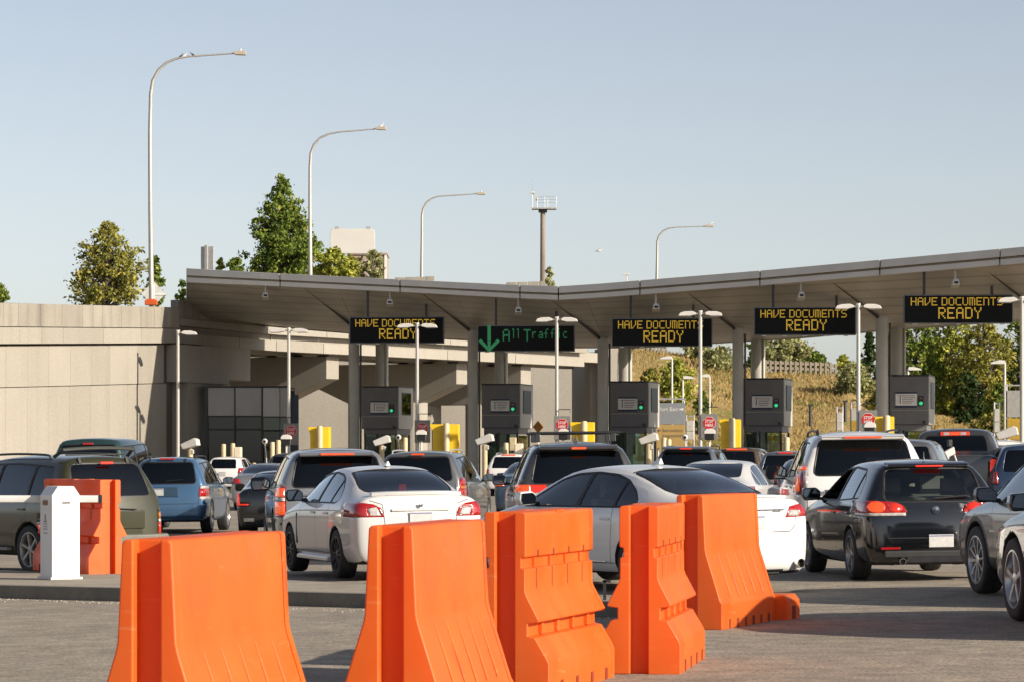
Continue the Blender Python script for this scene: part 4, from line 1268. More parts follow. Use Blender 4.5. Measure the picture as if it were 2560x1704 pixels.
stop_label = ['red STOP HERE sign nearest the inspection office', 'red STOP HERE sign below the leftmost message sign', 'red STOP HERE sign behind the roof rack of the dark wagon',
              'red STOP HERE sign in front of the dry grass hill, middle lane', 'red STOP HERE sign just above the roof of the large white wagon', 'red STOP HERE sign at the right edge']
STOPS = [(727, 1083), (1056, 1076), (1405, 1067), (1773, 1063), (2170, 1055)]
def lamp_head(root, sgn, z):
    b = MB()
    b.prism([(.18 * sgn, z - .05), (.40 * sgn, z - .10), (.86 * sgn, z - .10), (.80 * sgn, z + .02), (.62 * sgn, z + .075), (.30 * sgn, z + .085), (.18 * sgn, z + .03)], 'y', -.16, .16)
    o = b.build('lamp_head', M_wpaint, root, bevel=.02, seg=1)
    MB().box((.60 * sgn, 0, z - .108), (.42, .24, .014)).build('lamp_glass', plain('lamp_glass', (.55, .55, .52), .2), o)
    MB().tube([(0, 0, z - .02), (.25 * sgn, 0, z)], .035, 6).build('lamp_arm', M_pole, root)
for i, (px, s, py, kind) in enumerate(POLES):
    d = F / s
    zt = CAMH + (HOR - py) / s
    root = thing('lane_light', pole_label[i], 'lamp post', ((px - CX) / s, d, 0), R(-4), 'lane lights along the stop line')
    MB().tube([(0, 0, 0), (0, 0, zt * .55), (0, 0, zt)], [.085, .075, .068], 12).build('pole', M_pole, root, smooth=40)
    MB().box((0, 0, .06), (.36, .36, .12)).build('pole_base', M_frame, root, bevel=.02, seg=1)
    MB().cyl((0, 0), .085, zt - .02, zt + .05, 10).build('pole_cap', M_wpaint, root)
    lamp_head(root, 1, zt - .06)
    if kind == 2: lamp_head(root, -1, zt - .06)
    if 0 < i < 6:
        sx_, sy_ = STOPS[i - 1]
        q = at(sx_, sy_, d - .18)
        st = thing('stop_sign', stop_label[i - 1], 'sign', q, R(-3), 'STOP HERE signs on the lane lights')
        pan = MB().box((0, 0.02, -.02), (.66, .03, .95)).build('sign_panel', M_signgrey, st, bevel=.01, seg=1)
        oc = [(.252 * math.cos(R(22.5 + 45 * k)), .252 * math.sin(R(22.5 + 45 * k)) + .10) for k in range(8)]
        ow = [(x * 1.05, (z - .10) * 1.05 + .10) for x, z in oc]
        MB().prism(ow, 'y', -.004, .004).build('octagon_border', M_white, st, smooth=None)
        MB().prism(oc, 'y', -.010, -.005).build('octagon', M_stop, st, smooth=None)
        link('lettering', me_stop, st, (0, -.013, .175)); link('lettering', me_here, st, (0, -.013, .02))
        MB().tube([(-.14, .03, .46), (-.14, .03, .72), (.34, .03, .72), (.34, .03, .60)], .02, 6).build('sign_bracket', M_frame, st)

# ---------------------------------------------------------------- plate cameras on posts, bollards, yellow cabinets
def camera_post(px, py, d, label, yaw=0.5, post=True, flip=1):
    p = at(px, py, d)
    root = thing('plate_camera', label, 'camera', (p.x, p.y, 0), -yaw, 'white plate-reading cameras along the lanes')
    zc = p.z
    MB().prism([(-.34, -.15), (.32, -.13), (.36, .10), (-.26, .18), (-.36, .10)], 'x', -.19, .19).build('housing', M_wpaint, root, (0, 0, zc), (R(-16) * flip, 0, R(90)), .03, 2)
    MB().box((0, 0, zc - .16), (.10, .10, .12)).build('bracket', M_wpaint, root)
    MB().cyl((0, 0), .105, 0, zc - .2, 14).build('post', M_cream, root, smooth=40)
    MB().box((.12, -.06, zc - .30), (.10, .08, .16)).build('junction_box', M_wpaint, root, bevel=.01, seg=1)
    return root
for px, py, d, lb, yw in ((476, 1109, 128, 'white plate camera behind the blue wagon roof', .3), (955, 1101, 132, 'white plate camera above the silver wagon roof', .1), (1212, 1098, 126, 'white plate camera on a cream post beside the grey minivan', .2),
                          (1622, 1096, 120, 'white plate camera on a cream post right of the rack-topped wagon', .2), (2518, 1082, 104, 'white plate camera on a cream post near the right edge', .2)):
    camera_post(px, py, d, lb, yw)
def front_cam(px, py, d, label):
    p = at(px, py, d)
    root = thing('lane_camera', label, 'camera', p, 0, 'hooded lane cameras below the stop signs')
    MB().box((0, .2, .0), (.34, .50, .26)).build('housing', M_gloss, root, bevel=.03, seg=1)
    MB().prism([(-.22, .10), (.22, .10), (.20, .24), (.06, .30), (-.14, .28), (-.21, .20)], 'y', -.14, .5).build('hood', M_wpaint, root, bevel=.02, seg=1)
    MB().cyl((0, .2), .04, -p.z, -.13, 8).build('stand', M_wpaint, root)
for px, py, d, lb in ((715, 1103, 131, 'hooded black lane camera by the leftmost stop sign'), (1053, 1092, 127, 'hooded black lane camera by the second stop sign'), (1408, 1090, 122, 'hooded black lane camera by the third stop sign'),
                      (1774, 1090, 118, 'hooded black lane camera by the fourth stop sign'), (2174, 1075, 112, 'hooded black lane camera by the fifth stop sign')):
    front_cam(px, py, d, lb)
def ball_cam(px, py, d, label):
    p = at(px, py, d)
    root = thing('ball_camera', label, 'camera', p, 0, 'small white ball cameras at the lanes')
    MB().lathe([(.001, -.13), (.09, -.10), (.12, 0), (.10, .10), (.001, .15)], 14, 'y').build('housing', M_wpaint, root, smooth=60)
    MB().lathe([(.06, -.12), (.055, -.145), (.001, -.147)], 12, 'y').build('lens', M_gloss, root)
    MB().tube([(0, .03, -.1), (.05, .05, -.5), (.12, .05, -p.z)], .025, 6).build('stalk', M_wpaint, root)
for px, py, d, lb in ((662, 1102, 132, 'white ball camera beside the office windows'), (996, 1092, 128, 'white ball camera below the first booth'), (1344, 1088, 124, 'white ball camera left of the rack-topped wagon'), (1712, 1092, 120, 'white ball camera right of the direction board')):
    ball_cam(px, py, d, lb)
def bollard(px, py, d, label, r=.10):
    p = at(px, py, d)
    b = MB().lathe([(r, 0), (r, p.z - .05), (r * .8, p.z - .01), (.001, p.z)], 14, 'z')
    o = b.build('bollard', M_cream, None, (p.x, p.y, 0), smooth=50)
    tag(o, label, 'bollard', 'cream steel bollards at the booths')
for px, py, d, lb in ((559, 1108, 139, 'cream bollard left of the white hatchback roof'), (582, 1106, 139, 'cream bollard beside the cream cabinet'), (635, 1155, 135, 'short cream bollard right of the white hatchback'), (681, 1103, 130, 'cream bollard left of the first lane camera'),
                      (696, 1098, 130, 'cream bollard just behind the first lane camera'), (1265, 1105, 125, 'cream bollard below the second booth'), (1967, 1091, 112, 'cream bollard in front of the fourth booth'),
                      (1013, 1092, 126, 'cream bollard right of the second ball camera'), (1660, 1092, 121, 'cream bollard in front of the yellow direction board'), (1672, 1096, 121, 'short cream bollard below the yellow direction board')):
    bollard(px, py, d, lb)
def small_cabinet(px0, px1, py0, py1, d, label, mat):
    a, b = at(px0, py0, d), at(px1, py1, d)
    root = thing('cabinet', label, 'cabinet', ((a.x + b.x) / 2, d, 0), -.15)
    MB().box((0, .15, (a.z + b.z) / 2), (b.x - a.x, .3, a.z - b.z)).build('case', mat, root, bevel=.02, seg=1)
    MB().box((0, .15, b.z / 2), ((b.x - a.x) * .35, .12, b.z)).build('stand', M_frame, root)
    MB().box((0, -.008, (a.z + b.z) / 2), ((b.x - a.x) * .78, .012, (a.z - b.z) * .8)).build('door_panel', mat, root, bevel=.004, seg=1)
M_cream2 = plain('cabinet_cream', (.66, .58, .44), .55, 0, .06)
small_cabinet(584, 602, 1116, 1143, 138, 'small cream cabinet behind the white hatchback', M_cream2)
small_cabinet(1273, 1289, 1092, 1125, 124, 'small cream cabinet below the second booth', M_cream)
small_cabinet(1286, 1306, 1107, 1135, 123, 'small pale cabinet left of the rack-topped wagon', M_cream2)
M_yel = plain('safety_yellow', (.74, .47, .012), .5, 0, .08, 3)
def yellow_guard(x0, x1, y0, d, label):
    a, b = at(x0, y0, d), at(x1, y0, d)
    w = b.x - a.x
    root = thing('yellow_guard', label, 'crash guard', ((a.x + b.x) / 2, d, 0), -.08, 'yellow steel crash guards at the island ends')
    z = a.z
    MB().prism([(-w * .5, 0), (-w * .02, 0), (-w * .02, z), (-w * .50, z), (-w * .50, z - .10), (-w * .40, z - .28), (-w * .40, .2)], 'y', .25, .95).build('left_plate', M_yel, root, bevel=.012, seg=1)
    MB().box((w * .33, .6, z / 2), (w * .34, .7, z)).build('right_plate', M_yel, root, bevel=.012, seg=1)
    MB().box((w * .10, .85, z / 2), (w * .2, .1, z * .98)).build('back_plate', M_yel, root)
    MB().lathe([(.13, 0), (.13, z - .02), (.10, z + .04), (.001, z + .05)], 14, 'z', (w * .10, .05, 0)).build('guard_post', M_cream, root, smooth=50)
for x0, x1, y0, d, lb in ((768, 820, 1066, 134, 'yellow crash guard beside the first stop sign'), (1073, 1144, 1059, 130, 'yellow crash guard beside the second stop sign'), (1424, 1484, 1054, 125, 'yellow crash guard beside the third stop sign'),
                          (1797, 1852, 1047, 121, 'yellow crash guard beside the fourth stop sign'), (2188, 2236, 1040, 115, 'yellow crash guard beside the fifth stop sign')):
    yellow_guard(x0, x1, y0, d, lb)
# cameras hung below the canopy edge
def hung_cam(px, py0, py1, label):
    d = F / lin(px, S_FRONT) + .4
    a, b = at(px, py0, d), at(px, py1, d)
    root = thing('hanging_camera', label, 'camera', b, 0, 'cameras hung below the canopy edge')
    MB().cyl((0, .1), .045, .2, a.z - b.z + .25, 8).build('drop_tube', M_galv, root)
    MB().box((0, .05, .12), (.13, .30, .14)).build('mount', M_galv, root, bevel=.02, seg=1)
    MB().prism([(-.15, -.12), (.15, -.12), (.10, .12), (-.10, .12)], 'y', -.2, .35).build('housing', M_wpaint, root, (0, 0, 0), (R(-12), 0, 0), .03, 2)
    MB().box((0, -.205, -.03), (.15, .01, .09)).build('lens', M_gloss, root, None, (R(-12), 0, 0))
for px, y0, y1, lb in ((664, 716, 740, 'white camera hung from the canopy, leftmost'), (975, 730, 757, 'white camera hung above the leftmost message sign'), (1296, 746, 777, 'white camera hung above the green lane sign'),
                       (1640, 734, 769, 'white camera hung above the middle message sign'), (2003, 706, 740, 'white camera hung above the sign second from right'), (2389, 674, 708, 'white camera hung above the rightmost message sign')):
    hung_cam(px, y0, y1, lb)
# direction board with its yellow lower panel
q = at(1677, 1060, 150)
db = thing('direction_board', 'grey and yellow direction board reading Port Exit and Secondary Inspection', 'sign', (q.x, 150, 0), R(-6))
MB().box((0, 0, CAMH + (HOR - 1033) / F * 150), (1.35, .12, 1.0)).build('upper_panel', plain('board_blue_grey', (.20, .215, .235), .5, 0, .06), db, bevel=.01, seg=1)
MB().box((0, 0, CAMH + (HOR - 1090) / F * 150), (1.35, .12, 1.10)).build('lower_panel', plain('board_yellow', (.36, .24, .08), .55, 0, .06), db, bevel=.01, seg=1)
for x in (-.6, .62): MB().cyl((x, .1), .05, 0, CAMH + (HOR - 1000) / F * 150, 8).build('board_post', M_galv, db)
MB().box((0, .1, CAMH + (HOR - 996) / F * 150), (1.4, .08, .08)).build('board_rail', M_galv, db)
zz = lambda py: CAMH + (HOR - py) / F * 150
link('lettering', text_mesh('Port Exit', .26, M_white), db, (-.12, -.065, zz(1022)))
MB().prism([(.40, -.03), (.52, -.03), (.52, -.08), (.62, 0), (.52, .08), (.52, .03), (.40, .03)], 'y', -.068, -.062).build('arrow', M_white, db, (0, 0, zz(1022)), smooth=None)
link('lettering', text_mesh('Secondary', .23, M_ink), db, (.08, -.065, zz(1075))); link('lettering', text_mesh('Inspection', .23, M_ink), db, (.08, -.065, zz(1088)))
MB().prism([(-.46, .02), (-.56, .02), (-.56, .06), (-.64, 0), (-.56, -.06), (-.56, -.02), (-.46, -.02)], 'y', -.068, -.062).build('arrow', M_ink, db, (0, 0, zz(1075)), smooth=None)
# orange diamond work sign, grey boards, single lamps further back
q = at(1345, 1066, 150)
ds = thing('diamond_sign', 'orange diamond warning sign right of the second booth', 'sign', (q.x, 150, 0), R(-35))
MB().prism([(0, -.30), (.30, 0), (0, .30), (-.30, 0)], 'y', 0, .03).build('sign_plate', plain('work_orange', (.36, .15, .02), .5), ds, (0, 0, q.z), smooth=None)
MB().cyl((0, .06), .035, 0, q.z, 8).build('sign_post', M_galv, ds)
def grey_board(x0, x1, y0, y1, d, label, mats):
    a, b = at(x0, y0, d), at(x1, y1, d)
    root = thing('lane_board', label, 'sign', ((a.x + b.x) / 2, d, 0), R(-8))
    w = b.x - a.x
    MB().box((0, 0, (a.z + b.z) / 2 + (a.z - b.z) * .22), (w, .06, (a.z - b.z) * .54)).build('upper_panel', mats[0], root, bevel=.01, seg=1)
    MB().box((0, 0, (a.z + b.z) / 2 - (a.z - b.z) * .28), (w, .06, (a.z - b.z) * .42)).build('lower_panel', mats[1], root, bevel=.01, seg=1)
    for sgn in (-1, 1): MB().cyl((sgn * w * .52, .06), .04, 0, a.z + .25, 8).build('board_post', M_galv, root)
    MB().box((0, .06, a.z + .2), (w * 1.06, .06, .06)).build('board_rail', M_galv, root)
M_pale = plain('board_pale', (.45, .44, .41), .55)
grey_board(1716, 1734, 1050, 1098, 146, 'pale lane board between thin posts left of the middle stop sign', (M_pale, M_pale))
grey_board(2092, 2106, 1030, 1075, 138, 'pale narrow lane board left of the fifth stop sign', (M_pale, M_pale))
grey_board(2128, 2150, 1020, 1075, 134, 'grey and ochre lane board behind the fifth stop sign', (M_pale, plain('board_ochre', (.40, .25, .03), .55)))
grey_board(2486, 2498, 1020, 1080, 128, 'pale narrow lane board near the right edge', (M_pale, M_pale))
grey_board(2518, 2580, 974, 1098, 135, 'grey and ochre lane board at the right edge', (plain('board_warm_grey', (.30, .295, .28), .5), plain('board_ochre', (.40, .25, .03), .55)))
def single_lamp(px, py, d, sgn, label, px_base=None):
    p = at(px, py, d)
    root = thing('exit_lamp', label, 'lamp post', (p.x, d, 0), 0, 'single-head lamps beyond the booths')
    MB().tube([(0, 0, 0), (0, 0, p.z)], [.06, .05], 10).build('pole', M_wpaint, root, smooth=40)
    b = MB(); z = p.z
    b.prism([(.0 * sgn, z + .10), (.25 * sgn, z + .12), (.62 * sgn, z + .02), (.66 * sgn, z - .06), (.0 * sgn, z - .06)], 'y', -.14, .14)
    b.build('lamp_head', M_wpaint, root, bevel=.02, seg=1)
for px, py, d, sg, lb in ((1680, 895, 166, -1, 'white single lamp above the direction board'), (1707, 944, 176, 1, 'thin white lamp left of the middle lane light'), (1774, 940, 172, -1, 'thin white lamp right of the middle lane light'),
                          (2270, 922, 158, 1, 'white lamp head just above the rightmost booth'), (2512, 906, 140, -1, 'white single lamp right of the rightmost booth')):
    single_lamp(px, py, d, sg, lb)
# ================================================================== BEHIND: hill, trees, lamps, far things
def leafmat(name, dark, light, dry=None):
    if name in _M: return _M[name]
    m = bpy.data.materials.new(name); m.use_nodes = True
    nt = m.node_tree; nt.nodes.clear()
    out = nt.nodes.new('ShaderNodeOutputMaterial')
    ge = nt.nodes.new('ShaderNodeNewGeometry')
    cr = nt.nodes.new('ShaderNodeValToRGB')
    cr.color_ramp.elements[0].color = (*dark, 1); cr.color_ramp.elements[1].color = (*light, 1)
    if dry:
        e = cr.color_ramp.elements.new(.86); e.color = (*light, 1)
        cr.color_ramp.elements[2].color = (*dry, 1)
    nt.links.new(ge.outputs['Random Per Island'], cr.inputs[0])
    df = nt.nodes.new('ShaderNodeBsdfDiffuse'); tr = nt.nodes.new('ShaderNodeBsdfTranslucent'); mx = nt.nodes.new('ShaderNodeMixShader')
    mx.inputs[0].default_value = .30
    nt.links.new(cr.outputs[0], df.inputs[0]); nt.links.new(cr.outputs[0], tr.inputs[0])
    nt.links.new(df.outputs[0], mx.inputs[1]); nt.links.new(tr.outputs[0], mx.inputs[2]); nt.links.new(mx.outputs[0], out.inputs[0])
    _M[name] = m
    return m
LF_green = leafmat('leaf_green', (0.056, 0.094, 0.022), (0.217, 0.282, 0.056), (0.377, 0.358, 0.075))
LF_olive = leafmat('leaf_olive', (0.104, 0.109, 0.026), (0.377, 0.358, 0.085), (0.566, 0.452, 0.113))
LF_dark = leafmat('leaf_dark', (0.020, 0.038, 0.017), (0.072, 0.109, 0.036))
LF_pale = leafmat('leaf_pale', (0.142, 0.160, 0.066), (0.415, 0.415, 0.189), (0.566, 0.490, 0.264))
LF_lime = leafmat('leaf_lime', (0.133, 0.160, 0.026), (0.452, 0.471, 0.094), (0.603, 0.528, 0.113))
LF_dry = leafmat('dry_grass', (.25, .18, .070), (.46, .34, .15), (.24, .24, .07))
M_bark = concrete('bark', (.075, .058, .042), (.15, .12, .09), .5, 3)
rng = np.random.default_rng(5)
def leaf_mesh(name, pts, size, mat, aspect=.6):
    n = len(pts)
    a = rng.normal(size=(n, 3)); a /= np.linalg.norm(a, axis=1)[:, None]
    b = np.cross(a, rng.normal(size=(n, 3))); b /= np.linalg.norm(b, axis=1)[:, None]
    s = size * rng.uniform(.55, 1.35, n)[:, None]
    p = np.asarray(pts)
    v = np.stack([p - a * s * .5, p + b * s * aspect * .5, p + a * s * .5, p - b * s * aspect * .5], 1).reshape(-1, 3)
    me = bpy.data.meshes.new(name)
    me.vertices.add(4 * n); me.loops.add(4 * n); me.polygons.add(n)
    me.vertices.foreach_set('co', v.astype(np.float32).ravel())
    me.loops.foreach_set('vertex_index', np.arange(4 * n, dtype=np.int32))
    me.polygons.foreach_set('loop_start', np.arange(0, 4 * n, 4, dtype=np.int32))
    me.polygons.foreach_set('loop_total', np.full(n, 4, np.int32))
    me.update(calc_edges=True); me.materials.append(mat)
    return me
def tree(name, label, px, d, py_base, py_top, half_px, prof, n, leaf, mat, group=None, cat='tree', clumps=60, trunk=.18, spread=.15, base_frac=0.05, z_off=0.0, gaps=1.0):
    """crown made of leaf clumps hung on limbs; prof = [(height fraction, half-width fraction)]"""
    base, top = at(px, py_base, d), at(px, py_top, d)
    H = top.z - base.z; Wd = half_px / F * d
    root = thing(name, label, cat, (base.x, d, base.z + z_off), 0, group)
    pr = prof
    cl = []
    limbs = MB()
    limbs.tube([(0, 0, -3.0), (0, 0, 0), (rng.normal(0, .03) * Wd, 0, H * .35), (rng.normal(0, .04) * Wd, 0, H * .7), (0, 0, H * .96)], [trunk * 1.1, trunk, trunk * .8, trunk * .45, trunk * .1], 8)
    clumps = int(clumps * 1.9)
    for k in range(clumps):
        h = base_frac + (1 - base_frac) * ((k + rng.random()) / clumps) ** 1.12
        hw_ = lin(h, pr) * Wd
        ang = rng.uniform(0, 2 * math.pi)
        rad = hw_ * (rng.uniform(.12, 1) ** .55) * rng.uniform(.74, 1.26)
        c = np.array([math.cos(ang) * rad, math.sin(ang) * rad * .9, h * H + rad * rng.uniform(-.05, .30)])
        size = max(.16, (spread * hw_ + .06 * Wd) * rng.uniform(.55, 1.35))
        cl.append((c, size))
        z0 = max(0, c[2] - rad * rng.uniform(.5, .9))
        limbs.tube([(0, 0, z0), (c[0] * .5, c[1] * .5, (z0 + c[2]) / 2 + .05 * rad), tuple(c)], [trunk * .32 * (1 - h * .7) + .01, trunk * .2 * (1 - h * .7) + .008, .006], 4, caps=False)
    limbs.build('trunk', M_bark, root, smooth=60)
    w = np.array([s ** 2 for _, s in cl]); w /= w.sum()
    idx = rng.choice(len(cl), n, p=w)
    cc = np.array([c for c, _ in cl])[idx]; ss = np.array([s for _, s in cl])[idx]
    u = rng.normal(size=(n, 3)); u /= np.linalg.norm(u, axis=1)[:, None]
    r_ = np.where(rng.random(n) < .14, rng.uniform(1.0, 1.75, n), rng.uniform(0, 1, n) ** .55)
    pts = cc + u * (ss * r_)[:, None] * np.array([1, 1, .8])
    pts = pts[pts[:, 2] > -.3]
    link('crown', leaf_mesh('crown', pts, leaf, mat), root)
    return root
CONE = [(0, .75), (.15, 1.0), (.4, .85), (.65, .55), (.85, .28), (1, .03)]
OVAL = [(0, .5), (.2, .9), (.45, 1.0), (.7, .85), (.9, .45), (1, .08)]
BUSH = [(0, .9), (.3, 1.0), (.6, .85), (.85, .5), (1, .1)]
# trees standing behind the wall and the canopy
tree('poplar_tree', 'bushy olive green tree standing behind the retaining wall', 268, 215, 772, 556, 98, [(0, .72), (.2, 1.0), (.45, .92), (.7, .66), (.88, .36), (1, .06)], 7000, .26, LF_olive, 'trees behind the overpass', clumps=95, trunk=.22)
tree('poplar_tree', 'slim olive tree just right of the tall lamp on the wall', 388, 222, 772, 645, 24, OVAL, 1600, .30, LF_green, 'trees behind the overpass', clumps=26, trunk=.12)
tree('poplar_tree', 'tall pointed green tree rising behind the canopy', 703, 228, 705, 440, 96, CONE, 12500, .27, LF_green, 'trees behind the overpass', clumps=140, trunk=.26)
tree('shrub_tree', 'low yellow-green tree right of the tall pointed tree', 835, 222, 705, 622, 55, BUSH, 3200, .30, LF_lime, 'trees behind the overpass', clumps=36, trunk=.12)
tree('shrub_tree', 'low green tree left of the tall pointed tree', 590, 226, 705, 648, 30, BUSH, 1500, .28, LF_green, 'trees behind the overpass', clumps=20, trunk=.1)
tree('shrub_tree', 'small pale tree beside the back of the sign panel', 548, 230, 705, 648, 14, OVAL, 500, .26, LF_lime, 'trees behind the overpass', clumps=10, trunk=.08)
tree('shrub_tree', 'wispy pale tree in front of the pink building', 930, 214, 708, 628, 33, OVAL, 1500, .24, LF_pale, 'trees behind the overpass', clumps=30, trunk=.09)
tree('shrub_tree', 'green tree below the left corner of the canopy', 478, 205, 778, 700, 34, OVAL, 1700, .28, LF_green, 'trees behind the overpass', clumps=26, trunk=.12)
tree('shrub_tree', 'dark tree cut by the left edge of the picture', -4, 215, 772, 712, 26, OVAL, 1300, .28, LF_green, 'trees behind the overpass', clumps=22, trunk=.12)
tree('shrub_tree', 'wispy shrub at the foot of the camera tower', 1372, 236, 722, 672, 14, OVAL, 420, .22, LF_pale, 'trees behind the overpass', clumps=12, trunk=.06)
tree('shrub_tree', 'low ochre bush at the foot of the second tall lamp', 880, 226, 705, 645, 30, BUSH, 1400, .28, LF_olive, 'trees behind the overpass', clumps=18, trunk=.1)

# ---------------------------------------------------------------- raised ground behind the wall and the overpass
def embankment():
    def z_(x, y):
        z = CAMH - .35 + .044 * y
        return z - 2.6 * (1 - sstep(209, 226, y)) if x > -13 else z
    b = MB()
    xs = [-140, -90, -60, -45, -35, -29, -25, -22, -19, -16.5, -13, -10, -5, 0, 5, 10, 15]
    ys = [112, 120, 128, 136, 144, 152, 160, 170, 185, 200, 209, 215, 226, 245, 270, 300, 345]
    vs = [(x, y, z_(x, y)) for y in ys for x in xs]
    n = len(xs)
    fs = []
    for j in range(len(ys) - 1):
        for i in range(n - 1):
            xm, ym = xs[i + 1], ys[j]
            wy = 126.0 + (xm + 23.1) * (22.6 / 7.5) + 1.2
            if (xm <= -15.5 and ym > wy and not (ym < 126 and xm > -24)) or (ym >= 209 and xm <= 5):
                fs.append((j * n + i, j * n + i + 1, (j + 1) * n + i + 1, (j + 1) * n + i))
    b.add(vs, fs)
    struct(b.build('embankment', concrete('embankment_soil', (.10, .10, .05), (.20, .17, .09), 0, .5), smooth=70))
embankment()
# ---------------------------------------------------------------- dry grass hill on the right
RIDGE = [(1500, 868), (1620, 872), (1760, 896), (1900, 928), (2080, 935), (2160, 985), (2260, 1030), (2420, 1052), (2600, 1070), (2900, 1080)]
def hill_z(px, t):
    """t 0 at the foot (d=186) to 1 at the ridge (d=240)"""
    zr = CAMH + (HOR - lin(px, RIDGE)) / F * 240
    return .1 + (zr - .1) * (sstep(-.05, 1.05, t) * .8 + t * .2)
def make_hill():
    m, nt, bs = nodes_of('dry_hill')
    a, n1 = noise_col(nt, (.29, .21, .085), (.42, .31, .135), .35, 8, .3, .7)
    g, n2 = noise_col(nt, (0, 0, 0), (1, 1, 1), .22, 6, .5, .68)
    c = mixc(nt, a, (.18, .18, .05), g)
    f, n3 = noise_col(nt, (.55, .55, .55), (1.3, 1.3, 1.3), 4.0, 6, .3, .7, vec_scale=(1, 1, .35))
    nt.links.new(mixc(nt, c, f, .8, 'MULTIPLY'), bs.inputs['Base Color'])
    bs.inputs['Roughness'].default_value = 1.0; bs.inputs['Specular IOR Level'].default_value = .1
    bump(nt, bs, n3.outputs['Fac'], .8, .15)
    b = MB()
    P = list(range(1560, 2960, 40)); T = [0, .1, .2, .3, .4, .5, .6, .7, .8, .9, 1.0, 1.15, 1.5]
    vs = []
    for t in T:
        d = 186 + 54 * t
        for px in P:
            z = hill_z(px, min(t, 1)) + (rng.normal(0, .10) if 0 < t <= 1 else 0) - (max(0, t - 1) * 2)
            vs.append(((px - CX) / F * 240 * (.8 + .2 * d / 240), d, z))
    n = len(P)
    b.add(vs, [(j * n + i, j * n + i + 1, (j + 1) * n + i + 1, (j + 1) * n + i) for j in range(len(T) - 1) for i in range(n - 1)])
    o = b.build('hill', m, smooth=70)
    struct(o)
    return o
make_hill()
def hill_pt(px, t):
    d = 186 + 54 * t
    return Vector(((px - CX) / F * 240 * (.8 + .2 * d / 240), d, hill_z(px, t)))
def grass():
    pts, n = [], 34000
    px = rng.uniform(1565, 2900, n); t = rng.uniform(0, 1, n) ** .9
    v, f = [], []
    for k in range(n):
        p = hill_pt(px[k], t[k])
        h = rng.uniform(.10, .34); w = rng.uniform(.03, .09); a = rng.uniform(0, 3.14)
        dx, dy = math.cos(a) * w, math.sin(a) * w
        lx, ly = rng.normal(0, .16, 2)
        v += [(p.x - dx, p.y - dy, p.z - .1), (p.x + dx, p.y + dy, p.z - .1), (p.x + lx, p.y + ly, p.z + h)]
        f.append((3 * k, 3 * k + 1, 3 * k + 2))
    me = bpy.data.meshes.new('grass'); me.from_pydata(v, [], f); me.materials.append(LF_dry)
    o = link('grass', me)
    tag(o, 'tall dry golden grass covering the hillside', 'grass', kind='stuff')
grass()
def on_hill(name, label, px, t, w_px, h_px, prof, n, leaf, mat, cat='bush', clumps=30, trunk=.08, group='shrubs and trees on the dry hill', spread=.3):
    p = hill_pt(px, t)
    ppx = CX + p.x / p.y * F; pby = HOR - (p.z - CAMH) / p.y * F
    return tree(name, label, ppx, p.y, pby + 3, pby - h_px, w_px, prof, n, leaf, mat, group, cat, clumps, trunk, spread)
on_hill('hill_tree', 'bright yellow-green tree behind the third booth', 1655, .5, 42, 120, OVAL, 4200, .26, LF_lime, 'tree', 60, .12)
on_hill('hill_tree', 'dark green tree low on the hill beside the single lamp', 1700, .35, 26, 105, OVAL, 2200, .24, LF_green, 'tree', 40, .1)
on_hill('bush', 'rust brown bush left of the yellow-green tree', 1602, .6, 24, 52, BUSH, 1200, .24, LF_olive)
on_hill('bush', 'pale green bush on top of the hill behind the fourth column', 1790, .85, 44, 58, BUSH, 2200, .26, LF_pale)
on_hill('bush', 'pale bush at the ridge right of the middle sign', 1740, .95, 36, 48, BUSH, 1600, .26, LF_pale)
on_hill('bush', 'olive scrub in the middle of the hillside', 1830, .6, 30, 40, BUSH, 1000, .24, LF_olive)
on_hill('bush', 'grey-green thicket right of the roadside rail', 2092, .72, 50, 80, BUSH, 4200, .26, LF_pale, clumps=50)
on_hill('bush', 'olive thicket sloping towards the fifth column', 2150, .62, 44, 78, BUSH, 3400, .26, LF_olive, clumps=44)
on_hill('bush', 'green bush in front of the dark conifers', 2182, .55, 36, 95, BUSH, 2800, .26, LF_lime, clumps=40)
on_hill('bush', 'pale green bush on the lower slope behind the pickup', 2440, .35, 40, 45, BUSH, 1800, .24, LF_lime)
on_hill('bush', 'ochre tall weeds on the slope right of the last booth', 2400, .62, 46, 60, BUSH, 2400, .26, LF_olive)
on_hill('bush', 'dark bush below the right message sign', 2370, .8, 22, 34, BUSH, 900, .24, LF_dark)
on_hill('bush', 'small green bush at the hill foot right of the fourth booth', 2010, .2, 18, 18, BUSH, 500, .2, LF_olive)
